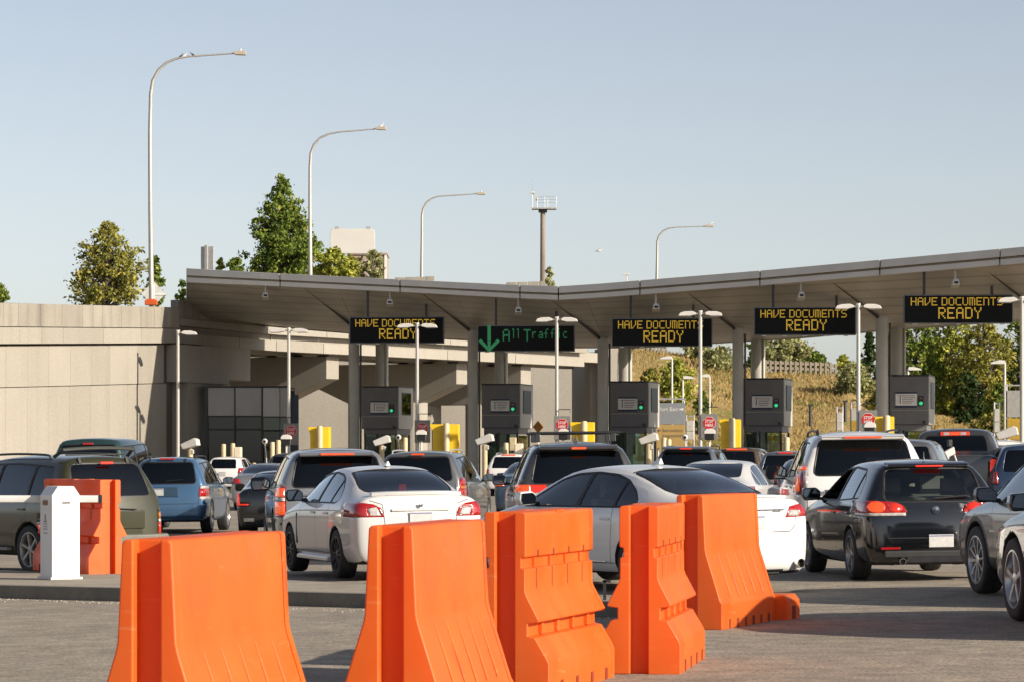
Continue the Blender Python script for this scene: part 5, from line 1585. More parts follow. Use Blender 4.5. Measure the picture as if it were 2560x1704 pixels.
for i, (px, dd, by, ty, hw, mat, pr, n, lb) in enumerate((
    (1965, 262, 935, 838, 62, LF_pale, OVAL, 4200, 'loose pale tree behind the roadside rail'), (1900, 270, 930, 848, 40, LF_green, OVAL, 2600, 'green tree behind the fourth column'),
    (2040, 258, 940, 882, 34, LF_green, BUSH, 1600, 'small green tree right of the loose pale tree'), (2108, 255, 950, 888, 26, LF_lime, CONE, 1100, 'small bright tree against the sky gap'),
    (2172, 265, 1010, 818, 34, LF_dark, CONE, 4200, 'dark conifer just left of the fifth column'), (2215, 270, 1020, 830, 30, LF_dark, CONE, 3600, 'dark conifer behind the fifth column'),
    (2290, 268, 1060, 790, 66, LF_green, OVAL, 8000, 'tall green tree behind the last booth'), (2375, 275, 1065, 780, 76, LF_lime, OVAL, 9000, 'broad yellow-green tree below the rightmost sign'),
    (2460, 265, 1070, 800, 78, LF_olive, OVAL, 8000, 'olive tree with bare limbs near the right edge'), (2545, 272, 1075, 790, 70, LF_green, OVAL, 8000, 'green tree at the right edge'),
    (2420, 255, 1075, 930, 44, LF_dark, BUSH, 3000, 'dark low tree under the olive tree'), (2330, 290, 1050, 830, 60, LF_dark, OVAL, 4000, 'dark tree filling the gap behind the last booth'), (2500, 252, 1080, 960, 40, LF_green, BUSH, 2600, 'green undergrowth right of the lamp'),
    (2620, 268, 1080, 800, 70, LF_olive, OVAL, 4000, 'olive tree cut by the right edge'))):
    tree('woodland_tree', lb, px, dd, by, ty, hw, pr, n, .32, mat, 'trees along the hill top', clumps=int(40 + n / 120), trunk=.2)
# roadside rail on the ridge
def rail(px0, px1, t, label, n):
    a, b = hill_pt(px0, t), hill_pt(px1, t)
    root = thing('roadside_rail', label, 'guard rail', a)
    M_rail = plain('rail_concrete', (.24, .205, .16), .8, 0, .12, 2)
    for k in range(n):
        q = hill_pt(lerp(px0, px1, k / (n - 1)), t) - a
        MB().box((q.x, q.y, q.z + .42), (.16, .16, 1.1)).build('rail_post', M_rail, root, bevel=.015, seg=1)
        if k < n - 1:
            q2 = hill_pt(lerp(px0, px1, (k + 1) / (n - 1)), t) - a
            for dz, h in ((.80, .22), (.42, .2)):
                mb = MB(); c = (q + q2) / 2
                dv = q2 - q
                mb.box((0, 0, 0), (dv.length - .17, .07, h))
                mb.build('rail_board', M_rail, root, (c.x, c.y, c.z + dz), (0, -math.atan2(dv.z, Vector((dv.x, dv.y)).length), math.atan2(dv.y, dv.x)), .01, 1)
rail(1898, 2085, .97, 'pale concrete rail along the top of the hill right of the fourth column', 16)
rail(1588, 1662, .97, 'pale concrete rail on the hill behind the third booth', 9)
for k, (px, py, lb) in enumerate(((2026, 1030, 'short dark marker post left in the dry grass'), (2113, 1020, 'short dark marker post right in the dry grass'))):
    p = at(px, py + 14, 200)
    b = MB().cyl((0, 0), .10, -.5, .75, 8); b.box((0, 0, .80), (.3, .2, .12))
    tag(b.build('marker_post', M_frame, None, (p.x, 200, p.z), smooth=40), lb, 'post', 'marker posts in the grass')
ramp = MB().prism([(-1.6, 0), (1.5, 0), (1.5, 1.35), (1.3, 1.5), (-1.6, .7)], 'y', 0, .5)
p = at(2060, HOR, 165)
tag(ramp.build('concrete_block', M_conc, None, (p.x, 165, 0), bevel=.03), 'low sloping concrete block at the foot of the hill', 'barrier')

# ---------------------------------------------------------------- tall highway lamps
M_lampole = plain('lamp_pole_grey', (.42, .40, .36), .45, .45, .06, 2)
LAMPS = [(165.0, [(379, 760), (376, 520), (375, 330), (377, 235), (382, 202), (396, 176), (415, 158), (440, 147), (470, 142), (584, 134)], (584, 597, 616), 133, 'tallest highway lamp, standing on the retaining wall at far left', 1.0),
         (203.0, [(776, 690), (775, 520), (775, 420), (777, 384), (785, 362), (800, 345), (822, 335), (850, 330), (938, 323)], (938, 952, 966), 321, 'highway lamp in front of the tall pointed tree', .9),
         (252.0, [(1054, 695), (1055, 600), (1055, 540), (1058, 522), (1066, 507), (1078, 497), (1095, 491), (1190, 485)], (1190, 1202, 1214), 484, 'highway lamp left of the camera tower', .9),
         (287.0, [(1642, 700), (1643, 640), (1643, 605), (1647, 590), (1657, 578), (1670, 571), (1690, 568), (1760, 566)], (1760, 1772, 1784), 565, 'farthest highway lamp above the canopy valley', .9)]
for d, path, hd, hy, lb, k in LAMPS:
    b0 = at(*path[0], d)
    root = thing('highway_lamp', lb, 'street lamp', b0, 0, 'tall highway lamps behind the canopy')
    pts = [at(x, y, d) - b0 for x, y in path]
    n = len(pts)
    rs = [.125 - .085 * (i / (n - 1)) for i in range(n)]
    rs[0] = .14
    MB().tube([Vector((pts[0].x, 0, -5.0))] + pts, [.14] + rs, 10).build('pole', M_lampole, root, smooth=60)
    a, c, e_ = [at(x, hy, d) - b0 for x in hd]
    L = e_.x - a.x
    MB().prism([(a.x, a.z - .03), (a.x + L * .15, a.z - .10), (e_.x - L * .04, a.z - .12), (e_.x, a.z - .02), (e_.x - L * .1, a.z + .09), (a.x + L * .35, a.z + .10), (a.x, a.z + .04)], 'y', -.17, .17).build('lamp_head', plain('lamp_head_tan', (.36, .31, .24), .5), root, bevel=.03, seg=2)
    MB().cyl((a.x + L * .55, 0), .05, a.z + .08, a.z + .22, 8).build('photo_cell', M_wpaint, root)
# base collar of the first lamp and the sign backs around it
p = at(378, 757, 164.6)
col = MB().box((0, 0, 0), (.62, .5, .26)); col.box((0, 0, .15), (.45, .4, .08))
tag(col.build('orange_collar', plain('orange_wrap', (.45, .07, .006), .6), None, p, bevel=.03), 'orange wrap round the foot of the tallest lamp', 'collar')
p = at(384, 735, 170)
sb = thing('diamond_sign', 'back of a grey diamond road sign beside the tallest lamp', 'sign', p, R(12))
MB().prism([(0, -.66), (.64, 0), (0, .70), (-.64, 0)], 'y', 0, .03).build('sign_plate', M_galv, sb, (0, 0, 0), smooth=None)
MB().box((.32, -.03, -.02), (.62, .05, .07)).build('stiffener', M_wpaint, sb); MB().cyl((0, -.04), .05, -2.2, .5, 8).build('sign_post', M_galv, sb)
p = at(517, 645, 175)
sb = thing('road_sign_back', 'tall grey back of a road sign standing over the canopy corner', 'sign', p, R(-15))
MB().box((-.23, .05, 0), (.27, .05, 1.25)).build('sign_plate', M_galv, sb, bevel=.02, seg=1); MB().box((.22, .05, 0), (.33, .05, 1.25)).build('sign_plate', M_galv, sb, bevel=.02, seg=1)
MB().box((-.04, -.02, -1.4), (.14, .1, 4.2)).build('sign_post', M_lampole, sb)
# billboard back and the pink building
p = at(881, 603, 300)
bb = thing('billboard', 'blank white billboard back above the pink building', 'billboard', p)
w, h = 112 / F * 300 / 2, 62 / F * 300 / 2
MB().prism(rounded([(-w, -h), (w, -h), (w, h), (-w, h)], .42, 4), 'y', 0, .3).build('panel', plain('billboard_white', (.50, .49, .46), .6, 0, .04, .6), bb, bevel=.03, seg=1)
for x in (-w * .7, w * .7): MB().box((x, .2, -h - 3.4), (.25, .3, 7.0)).build('board_post', M_galv, bb); MB().box((x, .1, h + .1), (.4, .2, .22)).build('bracket', M_galv, bb)
p = at(918, 690, 310)
pb = thing('pink_building', 'pale pink building half hidden behind the canopy', 'building', p)
M_pink = plain('stucco_pink', (.34, .26, .22), .9, 0, .08, .8)
MB().box((0, 3, -1), (3.7, 6, 6.2)).build('wall', M_pink, pb, bevel=.03, seg=1)
MB().box((-2.2, 3.5, -1.2), (1.6, 5, 5.0)).build('wall', M_pink, pb, bevel=.03, seg=1)
MB().box((1.78, .02, -1), (.22, .25, 6.3)).build('corner_pilaster', M_white, pb); MB().box((0, 2.9, 2.15), (3.9, 6.2, .18)).build('roof_edge', M_pink, pb)
for zc in (1.1, .1, -.9):
    for xc in (-1.2, -.3, .6): MB().box((xc, -.03, zc), (.6, .1, .5)).build('window', plain('window_dim', (.35, .25, .22), .3), pb)
# concrete parapet pieces seen beyond the canopy
for (x0, x1, y0, y1, lb) in ((985, 1085, 689, 712, 'short run of pale parapet slabs beyond the canopy, left piece'), (1263, 1372, 701, 724, 'short run of pale parapet slabs by the camera tower')):
    p = at((x0 + x1) / 2, y1, 245)
    root = thing('parapet', lb, 'parapet', p)
    w = (x1 - x0) / F * 245; n = 4
    for k in range(n):
        x = -w / 2 + (k + .5) * w / n
        MB().prism([(x - w / n * .48 + .0, -.6), (x + w / n * .48, -.6), (x + w / n * .55, .55 + .03 * k), (x - w / n * .40, .55 + .03 * k)], 'y', 0, .35).build('slab', M_conc_s, root, bevel=.02, seg=1)
# camera tower
d = 262
p = at(1357, 700, d)
tw = thing('camera_tower', 'slim concrete camera tower with railed platform behind the canopy', 'tower', p)
zt = (700 - 524) / F * d
MB().tube([(0, 0, -5), (0, 0, zt)], [.25, .20], 14).build('shaft', concrete('tower_concrete', (.19, .155, .125), (.26, .215, .175), .6, .8), tw, smooth=40)
MB().box((.10, 0, zt + .06), (2.0, 1.4, .12)).build('platform', M_galv, tw); MB().box((0, 0, zt - .12), (.7, .7, .25)).build('bracket', M_frame, tw)
for x, h in ((-.85, 1.2), (-.45, .9), (.15, 1.0), (.40, .9), (1.08, 1.05)):
    MB().cyl((x, -.65), .022, zt + .1, zt + h, 6).build('rail_post', M_galv, tw)
for h in (.5, .75, .98): MB().tube([(-.45, -.65, zt + h), (1.08, -.65, zt + h)], .018, 6).build('hand_rail', M_galv, tw)
MB().box((-.50, -.5, zt + .85), (.24, .2, .36)).build('equipment_box', M_wpaint, tw, bevel=.02, seg=1)
MB().box((-.85, -.5, zt + 1.35), (.40, .3, .14)).build('camera', M_wpaint, tw, bevel=.02, seg=1); MB().box((-.80, -.5, zt + 1.20), (.14, .14, .2)).build('camera', M_galv, tw)
MB().cyl((-.85, -.5), .012, zt + 1.4, zt + 2.6, 5).build('antenna', M_galv, tw)
p = at(1567, 700, 240)
ac = thing('mast_camera', 'small white camera mast peeking over the canopy', 'camera', p)
MB().cyl((0, 0), .04, -1, .35, 8).build('mast', M_galv, ac); MB().box((-.05, 0, .42), (.5, .2, .12)).build('housing', M_wpaint, ac, bevel=.02, seg=1)
# birds
def bird(px, py, d, label, mat, s=1.0, fly=False, face=1):
    p = at(px, py, d)
    b = MB()
    b.lathe([(.001, -.13 * s), (.035 * s, -.09 * s), (.055 * s, 0), (.045 * s, .07 * s), (.03 * s, .11 * s), (.001, .15 * s)], 10, 'x')
    o = b.build('bird', mat, None, p, (0, R(-40 if not fly else -5) * face, 0 if face > 0 else 0), smooth=60)
    MB().lathe([(.001, -.04 * s), (.032 * s, -.01 * s), (.03 * s, .02 * s), (.006 * s, .05 * s), (.001, .07 * s)], 8, 'x', (.16 * s, 0, .03 * s)).build('head', mat, o, smooth=60)
    MB().prism([(-.28 * s, -.01 * s), (-.10 * s, -.03 * s), (-.10 * s, .02 * s)], 'y', -.025 * s, .025 * s).build('tail', mat, o)
    for sg in (1, -1):
        if fly: MB().add([(-.04, 0, .02), (.06, 0, .02), (.02, sg * .22 * s, .10 * s), (-.06, sg * .42 * s, .02)], [(0, 1, 2, 3)]).build('wing', mat, o, smooth=None)
        else: MB().prism([(-.16 * s, -.02 * s), (.05 * s, -.02 * s), (.06 * s, .03 * s), (-.02 * s, .035 * s)], 'y', sg * .045 * s, sg * .055 * s).build('wing', mat, o)
    return tag(o, label, 'bird', 'birds on and around the lamps')
M_bd, M_bw = plain('plumage_dark', (.04, .04, .05), .8), plain('plumage_pale', (.55, .54, .52), .8)
bird(451, 142, 165, 'dark bird perched left on the arm of the tallest lamp', M_bd, 1.0); bird(461, 140, 165, 'pale bird perched between two dark birds on the tallest lamp', M_bw, .9); bird(483, 138, 165, 'dark bird perched right on the arm of the tallest lamp', M_bd, 1.0, face=-1)
bird(953, 315, 203, 'pale gull resting on the head of the second lamp', M_bw, 1.2); bird(1778, 559, 287, 'pale gull resting on the head of the farthest lamp', M_bw, 1.2); bird(1497, 627, 260, 'pale gull flying above the canopy valley', M_bw, 1.6, True)
# red lorry top on the overpass
p = at(500, 760, 157)
lr = thing('lorry', 'red and dark lorry top passing on the overpass', 'lorry', p)
MB().box((-.15, .6, -.3), (.30, 2, .62)).build('cab', M_frame, lr, bevel=.05, seg=1); MB().box((.25, .6, -.32), (.42, 2.0, .55)).build('load', plain('load_red', (.30, .02, .03), .5), lr, bevel=.03, seg=1)
MB().box((0, .6, -1.0), (1.0, 2.2, .78)).build('chassis', M_under, lr)
# ================================================================== FOREGROUND BARRIERS AND GATE
def make_orange():
    m, nt, bs = nodes_of('orange_plastic')
    a, n = noise_col(nt, (.68, .138, .018), (.72, .165, .025), 1.6, 5, .35, .65)
    sc_, n2 = noise_col(nt, (0, 0, 0), (1, 1, 1), 5, 8, .60, .80, vec_scale=(1, 1, .3))
    f = nt.nodes.new('ShaderNodeMath'); f.operation = 'MULTIPLY'; f.inputs[1].default_value = .42
    nt.links.new(sc_, f.inputs[0])
    nt.links.new(mixc(nt, a, (.34, .08, .03), f.outputs[0]), bs.inputs['Base Color'])
    prev = bs.inputs['Base Color'].links[0].from_socket
    scr, n5 = noise_col(nt, (0, 0, 0), (.55, .55, .55), 1.0, 4, .66, .72, vec_scale=(5, 5, 46), dist=.6)
    c2 = mixc(nt, prev, (.70, .26, .09), scr)
    smu, n6 = noise_col(nt, (0, 0, 0), (.6, .6, .6), 2.4, 7, .62, .78)
    nt.links.new(mixc(nt, c2, (.30, .055, .018), smu), bs.inputs['Base Color'])
    rr, n7 = noise_col(nt, (.34, .34, .34), (.60, .60, .60), 3.0, 6)
    nt.links.new(rr, bs.inputs['Roughness'])
    bs.inputs['Subsurface Weight'].default_value = .12
    bs.inputs['Subsurface Radius'].default_value = (.10, .02, .005)
    bs.inputs['Subsurface Scale'].default_value = .25
    bump(nt, bs, n.outputs['Fac'], .10, .02)
    bs.inputs['Subsurface Weight'].default_value = 0.0
    tl = nt.nodes.new('ShaderNodeBsdfTranslucent'); tl.inputs[0].default_value = (.95, .11, .008, 1)     # thin moulded plastic glows through
    mx = nt.nodes.new('ShaderNodeMixShader'); mx.inputs[0].default_value = .34
    nt.links.new(bs.outputs[0], mx.inputs[1]); nt.links.new(tl.outputs[0], mx.inputs[2])
    nt.links.new(mx.outputs[0], nt.nodes['Material Output'].inputs[0])
    return m
M_orange = make_orange()
M_slot = plain('slot_dark', (.20, .022, .004), .8)
def sym(P): return P + [(-x, z) for x, z in reversed(P)]
def barrier_mesh(kind, L, H):
    k = H / 1.21
    if kind == 'smooth':
        half = [(.305, 0), (.305, .235), (.288, .262), (.158, .675), (.148, .72), (.125, 1.19), (.112, 1.21)]
    else:
        half = [(.30, 0), (.30, .215), (.285, .25), (.205, .385), (.155, .395), (.155, .475), (.228, .485), (.232, .50), (.150, .655), (.138, .69), (.138, .835), (.112, .845), (.112, .905), (.142, .915), (.142, 1.195), (.130, 1.21)]
    half = [(x, z * k) for x, z in half]
    cw, cd = .066, .085
    b = MB()
    y0, y1 = cd, L - cd
    b.prism(sym(half), 'y', y0, y1)
    # end lips either side of the keyed channel
    for sg in (1, -1):
        lip = [(sg * x, z) for x, z in half if True] + [(sg * cw, H), (sg * cw, 0)]
        for a, c, capy in ((0, y0, 'a'), (y1, L, 'b')):
            n = len(lip)
            vs = [(x, a, z) for x, z in lip] + [(x, c, z) for x, z in lip]
            fs = [(i, (i + 1) % n, n + (i + 1) % n, n + i) for i in range(n)]
            fs.append(tuple(range(n)) if capy == 'a' else tuple(range(n, 2 * n)))
            b.add(vs, fs)
    return b, half
def barrier(kind, label, px, py_mode, d, heading, L=1.83, H=1.21, z_extra=0.0, x_ref=None):
    X = (px - CX) / F * d
    root = thing('barrier', label, 'barrier', (X, d, gz(X, d) + z_extra), -R(heading), 'orange plastic traffic barriers')
    b, half = barrier_mesh(kind, L, H)
    k = H / 1.21
    body = b.build('shell', M_orange, root, bevel=.012, seg=2, smooth=40)
    for sg in (1, -1):
        if kind == 'smooth':
            for i in range(5):                                         # shallow ribs on the flare
                y = L * (.20 + .15 * i)
                pts = []
                for x, z in ((.287, .29), (.163, .665)):
                    pts.append((x, z * k))
                (xa, za), (xb, zb) = pts
                w = .016
                vs = []
                for yy, o in ((y - w, -.002), (y + w, -.002), (y + w * .3, .009), (y - w * .3, .009)):
                    vs.append((sg * (xa + o), yy, za + o * .4)); vs.append((sg * (xb + o * .3), yy, zb + o * .1))
                m = MB().add(vs, [(0, 1, 3, 2), (2, 3, 5, 4), (4, 5, 7, 6), (6, 7, 1, 0), (0, 2, 4, 6), (1, 7, 5, 3)])
                m.build('rib', M_orange, root, smooth=50)
            for i in range(6):
                y = L * (.14 + .145 * i)
                MB().box((sg * .297, y, .045 * k), (.022, .07 if i % 2 else .045, .09)).build('drain_slot', M_slot, root)
        else:
            for i in range(4):                                          # upright ribs bridging the recesses, grooves in the tiers
                y = L * (.16 + .225 * i)
                MB().box((sg * .118, y, .872 * k), (.03, .045, .07)).build('rib', M_orange, root, bevel=.006, seg=1)
                MB().box((sg * .165, y, .435 * k), (.04, .05, .085)).build('rib', M_orange, root, bevel=.006, seg=1)
                MB().prism([(sg * .1385, .70 * k), (sg * .1385, .835 * k), (sg * .134, .835 * k), (sg * .134, .70 * k)], 'y', y - .012, y + .012).build('groove', M_slot, root)
                MB().box((sg * .142, y + .02, .935 * k), (.006, .03, .045)).build('slot', M_slot, root)
                MB().box((sg * .300, y + .05, .045 * k), (.010, .06, .09)).build('drain_slot', M_slot, root)
            MB().box((sg * .1425, L * .86, 1.06 * k), (.004, .16, .20)).build('label_recess', M_orange, root, bevel=.002, seg=1)
            MB().box((sg * .11, L * .5, 1.205 * k), (.07, .20, .02)).build('lift_slot', M_orange, root, bevel=.006, seg=1)
    return root
# near-end centre pixel, distance, heading
barrier('smooth', 'orange barrier largest and nearest, at lower left', 366, 0, 15.1, 13.0)
barrier('smooth', 'orange barrier second nearest, below the white sedan', 976, 0, 17.5, 12.0)
barrier('notched', 'orange stepped barrier just right of the second nearest one', 1262, 0, 21.1, 15.5)
barrier('notched', 'orange stepped barrier in the middle, turned end-on', 1597, 0, 23.0, 9.0)
b5 = barrier('smooth', 'orange barrier farthest right, in front of the white saloon', 1724, 0, 28.7, 21.0, 1.70)
# low connector foot sticking out beyond the far end of the last barrier
MB().prism([(-.10, 0), (.43, 0), (.43, .19), (.38, .25), (-.06, .25), (-.10, .19)], 'y', 1.705, 2.10).build('connector_foot', M_orange, b5, bevel=.015, seg=2)
MB().box((.433, 1.88, .08), (.01, .09, .12)).build('slot', M_slot, b5)
barrier('notched', 'orange stepped barrier on the island behind the gate housing', 276, 0, 40.6, -31, 1.83, 1.20, .153)
# ---------------------------------------------------------------- barrier gate on the island
M_gate = plain('gate_white', (.66, .645, .62), .38, 0, .04, 3)
X = (150 - CX) / F * 38.9
gt = thing('gate_housing', 'white barrier gate housing with boom on the traffic island', 'barrier gate', (X, 38.9, gz(X, 38.9) + .153), R(33))
hw, hd, H = .185, .17, 1.13
out = [(-hw, 0), (hw, 0), (hw, H - .11), (hw - .08, H), (-hw + .08, H), (-hw, H - .11)]
MB().prism(out, 'y', -hd, hd).build('housing', M_gate, gt, bevel=.008, seg=2)
MB().prism([(-hw + .025, .03), (hw - .025, .03), (hw - .025, H - .17), (-hw + .025, H - .17)], 'y', -hd - .006, -hd + .001).build('door_panel', M_gate, gt, bevel=.004, seg=1)
MB().box((.0, -hd - .01, H - .20), (.10, .012, .016)).build('key_slot', M_frame, gt); MB().box((0, -hd - .008, H - .075), (.035, .006, .018)).build('badge', M_galv, gt)
MB().box((-hw - .001, .02, H - .20), (.006, .14, .06)).build('maker_label', plain('label_brown', (.22, .09, .045), .5), gt)
for kk, (z, w) in enumerate(((.74, .03), (.70, .10), (.67, .11), (.64, .10), (.61, .11), (.56, .12))): MB().box((-hw - .001, .02, z), (.005, w, .010 if kk else .10)).build('notice_line', plain('print_grey', (.22, .22, .23), .6), gt)
MB().box((0, 0, .015), (hw * 2 + .05, hd * 2 + .05, .03)).build('base_plate', M_galv, gt)
bo = MB().prism(rounded([(-.05, -.045), (.05, -.045), (.05, .045), (-.05, .045)], .02, 2), 'x', -3.2, .62).build('boom', M_white, gt, (0, .27, .97), None, .004, 1)
bo.rotation_euler = (0, 0, R(-35))
MB().prism(rounded([(-.056, -.05), (.056, -.05), (.056, .05), (-.056, .05)], .02, 2), 'x', .60, .625).build('boom_cap', M_black, bo)
for xx in (-.85, -1.6, -2.3): MB().box((xx, -.051, 0), (.25, .004, .05)).build('boom_reflector', plain('reflector_yellow', (.55, .40, .03), .4), bo)
MB().box((0, .20, .97), (.16, .12, .18)).build('boom_mount', M_frame, gt, bevel=.01, seg=1)
# small bits lying on the asphalt
pc = at(1512, 1490, 31.3)
bk = MB().box((0, 0, .10), (.03, .03, .2)).box((.02, 0, .19), (.08, .03, .02))
tag(bk.build('bracket_post', M_frame, None, (pc.x, 31.35, gz(pc.x, 31.3) + .15)), 'small dark steel bracket on the nose of the island', 'bracket')
# ================================================================== VEHICLES
P_white = paint('pearl_white', (.57, .563, .545), 0, .30)
P_white2 = paint('plain_white', (.68, .675, .66), 0, .32)
P_silver = paint('silver_metallic', (.34, .34, .34), .75, .34)
P_grey = paint('graphite_metallic', (.085, .088, .092), .7, .34)
P_grey2 = paint('dark_grey_metallic', (.055, .055, .056), .65, .34)
P_grey3 = paint('mid_grey_metallic', (.20, .205, .21), .75, .33)
P_black = paint('black_gloss', (.004, .0045, .006), 0, .12, 1.0, .002)
P_blue = paint('steel_blue_metallic', (.060, .145, .27), .55, .33)
P_blue2 = paint('deep_blue', (.012, .045, .16), .4, .3)
P_bluegrey = paint('blue_grey_metallic', (.16, .185, .22), .7, .33)
P_olive = paint('olive_metallic', (.030, .030, .010), .12, .30, .8, .01)
P_teal = paint('dark_teal', (.015, .045, .045), .3, .3)
P_brown = paint('bronze_brown', (.11, .075, .045), .6, .32)
P_tan = paint('dark_brown', (.016, .014, .012), .4, .25)
def ell(cx, cz, rx, rz, n=12): return [(cx + rx * math.cos(2 * math.pi * k / n), cz + rz * math.sin(2 * math.pi * k / n)) for k in range(n)]
def fin(root, y, z, m, s=1.0):
    MB().add([(-.045 * s, -.10 * s, 0), (.045 * s, -.10 * s, 0), (.03 * s, .12 * s, 0), (-.03 * s, .12 * s, 0), (-.008 * s, -.10 * s, .085 * s), (.008 * s, -.10 * s, .085 * s), (0, -.04 * s, .085 * s)], [(0, 1, 5, 4), (1, 2, 6, 5), (2, 3, 6), (3, 0, 4, 6), (4, 5, 6), (0, 3, 2, 1)]).build('antenna_fin', m, root, (0, y, z), None, .006, 1)
def spoiler(root, m, y, z, w, dep=.20, th=.05):
    MB().prism([(-dep, -.02), (-dep + .02, -.05), (.05, -.03), (.12, .03), (-.05, th - .01), (-dep + .01, .0)], 'x', -w, w).build('spoiler', m, root, (0, y, z), None, .012, 2)
def lip(root, m, y, z, w, h=.03):
    n = 6
    b = MB()
    vs, fs = [], []
    for k in range(n + 1):
        x = -w + 2 * w * k / n
        yo = .10 * (abs(x) / w) ** 3
        zo = -.012 * (abs(x) / w) ** 3
        vs += [(x, yo - .015, zo - .01), (x, yo + .13, zo - .015), (x, yo + .06, zo + h), (x, yo - .025, zo + h * .7)]
    for k in range(n):
        for j in range(4): fs.append((4 * k + j, 4 * k + (j + 1) % 4, 4 * k + 4 + (j + 1) % 4, 4 * k + 4 + j))
    fs += [(0, 1, 2, 3), (4 * n + 3, 4 * n + 2, 4 * n + 1, 4 * n)]
    b.add(vs, fs).build('trunk_lip', m, root, (0, y, z), None, .008, 2, 60)
def pipe(root, x, y, z, r=.04, m=None):
    MB().lathe([(r * .8, .12), (r * .82, -.05), (r, -.05), (r, .25)], 16, 'y', (x, y, z)).build('exhaust_tip', m or M_chrome, root, smooth=40)
    MB().lathe([(r * .8, .0), (.001, .0)], 12, 'y', (x, y, z)).build('exhaust_mouth', M_under, root)
def bar(root, name, m, c, size, bev=.006): return MB().box(c, size).build(name, m, root, None, None, bev, 1)
def emblem(root, y, z, r=.045, m=None): MB().lathe([(r, -.004), (r * .95, -.012), (.001, -.014)], 16, 'y', (0, y, z)).build('emblem', m or M_chrome, root)

# ---- white sport sedan (left of centre)
def ex(root, t, sx, sy, sz, hw):
    lip(root, P_white, .09, 1.105, .60, .045)
    fin(root, 1.66, 1.462, P_white, .8)
    bar(root, 'plate_garnish', P_white, (0, -.028, .905), (.78, .03, .035), .012)
    emblem(root, -.045, .965, .028)
    bar(root, 'diffuser', M_black, (0, .05, .27), (1.15, .14, .13), .03)
    for x in (-.62, -.48, .48, .62): pipe(root, x, -.0, .27, .036)
    bar(root, 'side_skirt', P_white, (-hw + .04, 2.3, .24), (.07, 1.75, .07), .02)
    bar(root, 'vent', M_black, (-hw + .02, 3.18, .62), (.03, .05, .42), .01)
    bar(root, 'headrest_lamp', M_redlit, (.1, 1.22, 1.17), (.10, .03, .10), .01)
make_car('sedan', 'white sport sedan with trunk lip and black wheels behind the second barrier', 1052, 41.2, -17.0, 'sedan', 4.6, 1.80, 1.475, P_white, rear_glass=M_tint, side_glass=M_tint, seat=M_seat_d,
         tails=[('reverse_light', [(.52, .835), (.66, .835), (.70, .925), (.575, .945)], M_clearl, .008), ('tail_light', [(.48, .82), (.97, .82), (.97, .985), (.80, 1.005), (.62, .985), (.52, .93)], M_red, .006)],
         hatch=[(-.66, 1.03), (-.50, .98), (-.47, .70), (.47, .70), (.50, .98), (.66, 1.03)], wheel=(.325, .235, 'ten', M_rimd), plate=(0, .80, .5), extras=ex, mirror_mat=M_gloss, cat='car', under_z=.30)
# ---- white luxury saloon turning left
def ex(root, t, sx, sy, sz, hw):
    lip(root, P_white2, .08, 1.085, .62, .022)
    fin(root, 1.80, 1.445, P_white2, .85)
    bar(root, 'plate_garnish', M_chrome, (0, -.035, .935), (.86, .03, .022), .008)
    bar(root, 'plate_recess', P_white2, (0, -.045, .80), (.52, .012, .25), .01)
    emblem(root, -.05, 1.0)
    for x in (-.64, .64): pipe(root, x, -.03, .325, .055)
    bar(root, 'diffuser', M_black, (0, .16, .24), (.9, .2, .08), .02)
    bar(root, 'side_trim', M_chrome, (-hw + .012, 2.42, .345), (.02, 1.7, .018), .004)
    bar(root, 'child_seat', plain('fabric_red', (.40, .02, .03), .8), (.22, 1.55, 1.02), (.10, .2, .3), .03)
make_car('saloon', 'white luxury saloon turned left behind the rightmost barrier', 1880, 35.8, -33.0, 'sedan', 4.86, 1.82, 1.45, P_white2, rear_glass=M_clear, side_glass=M_clear, seat=M_seat_t,
         tails=[('reverse_light', [(.50, .875), (.67, .875), (.685, .94), (.54, .945)], M_clearl, .008), ('tail_light', [(.46, .86), (.97, .875), (.97, 1.005), (.84, 1.03), (.55, .985)], M_red, .006)],
         hatch=[(-.66, 1.04), (-.60, .76), (-.52, .70), (.52, .70), (.60, .76), (.66, 1.04)], wheel=(.33, .215, 'seven', M_rim), plate=(0, .80, .5), extras=ex, inner=plain('lining_tan', (.34, .31, .25), .8))
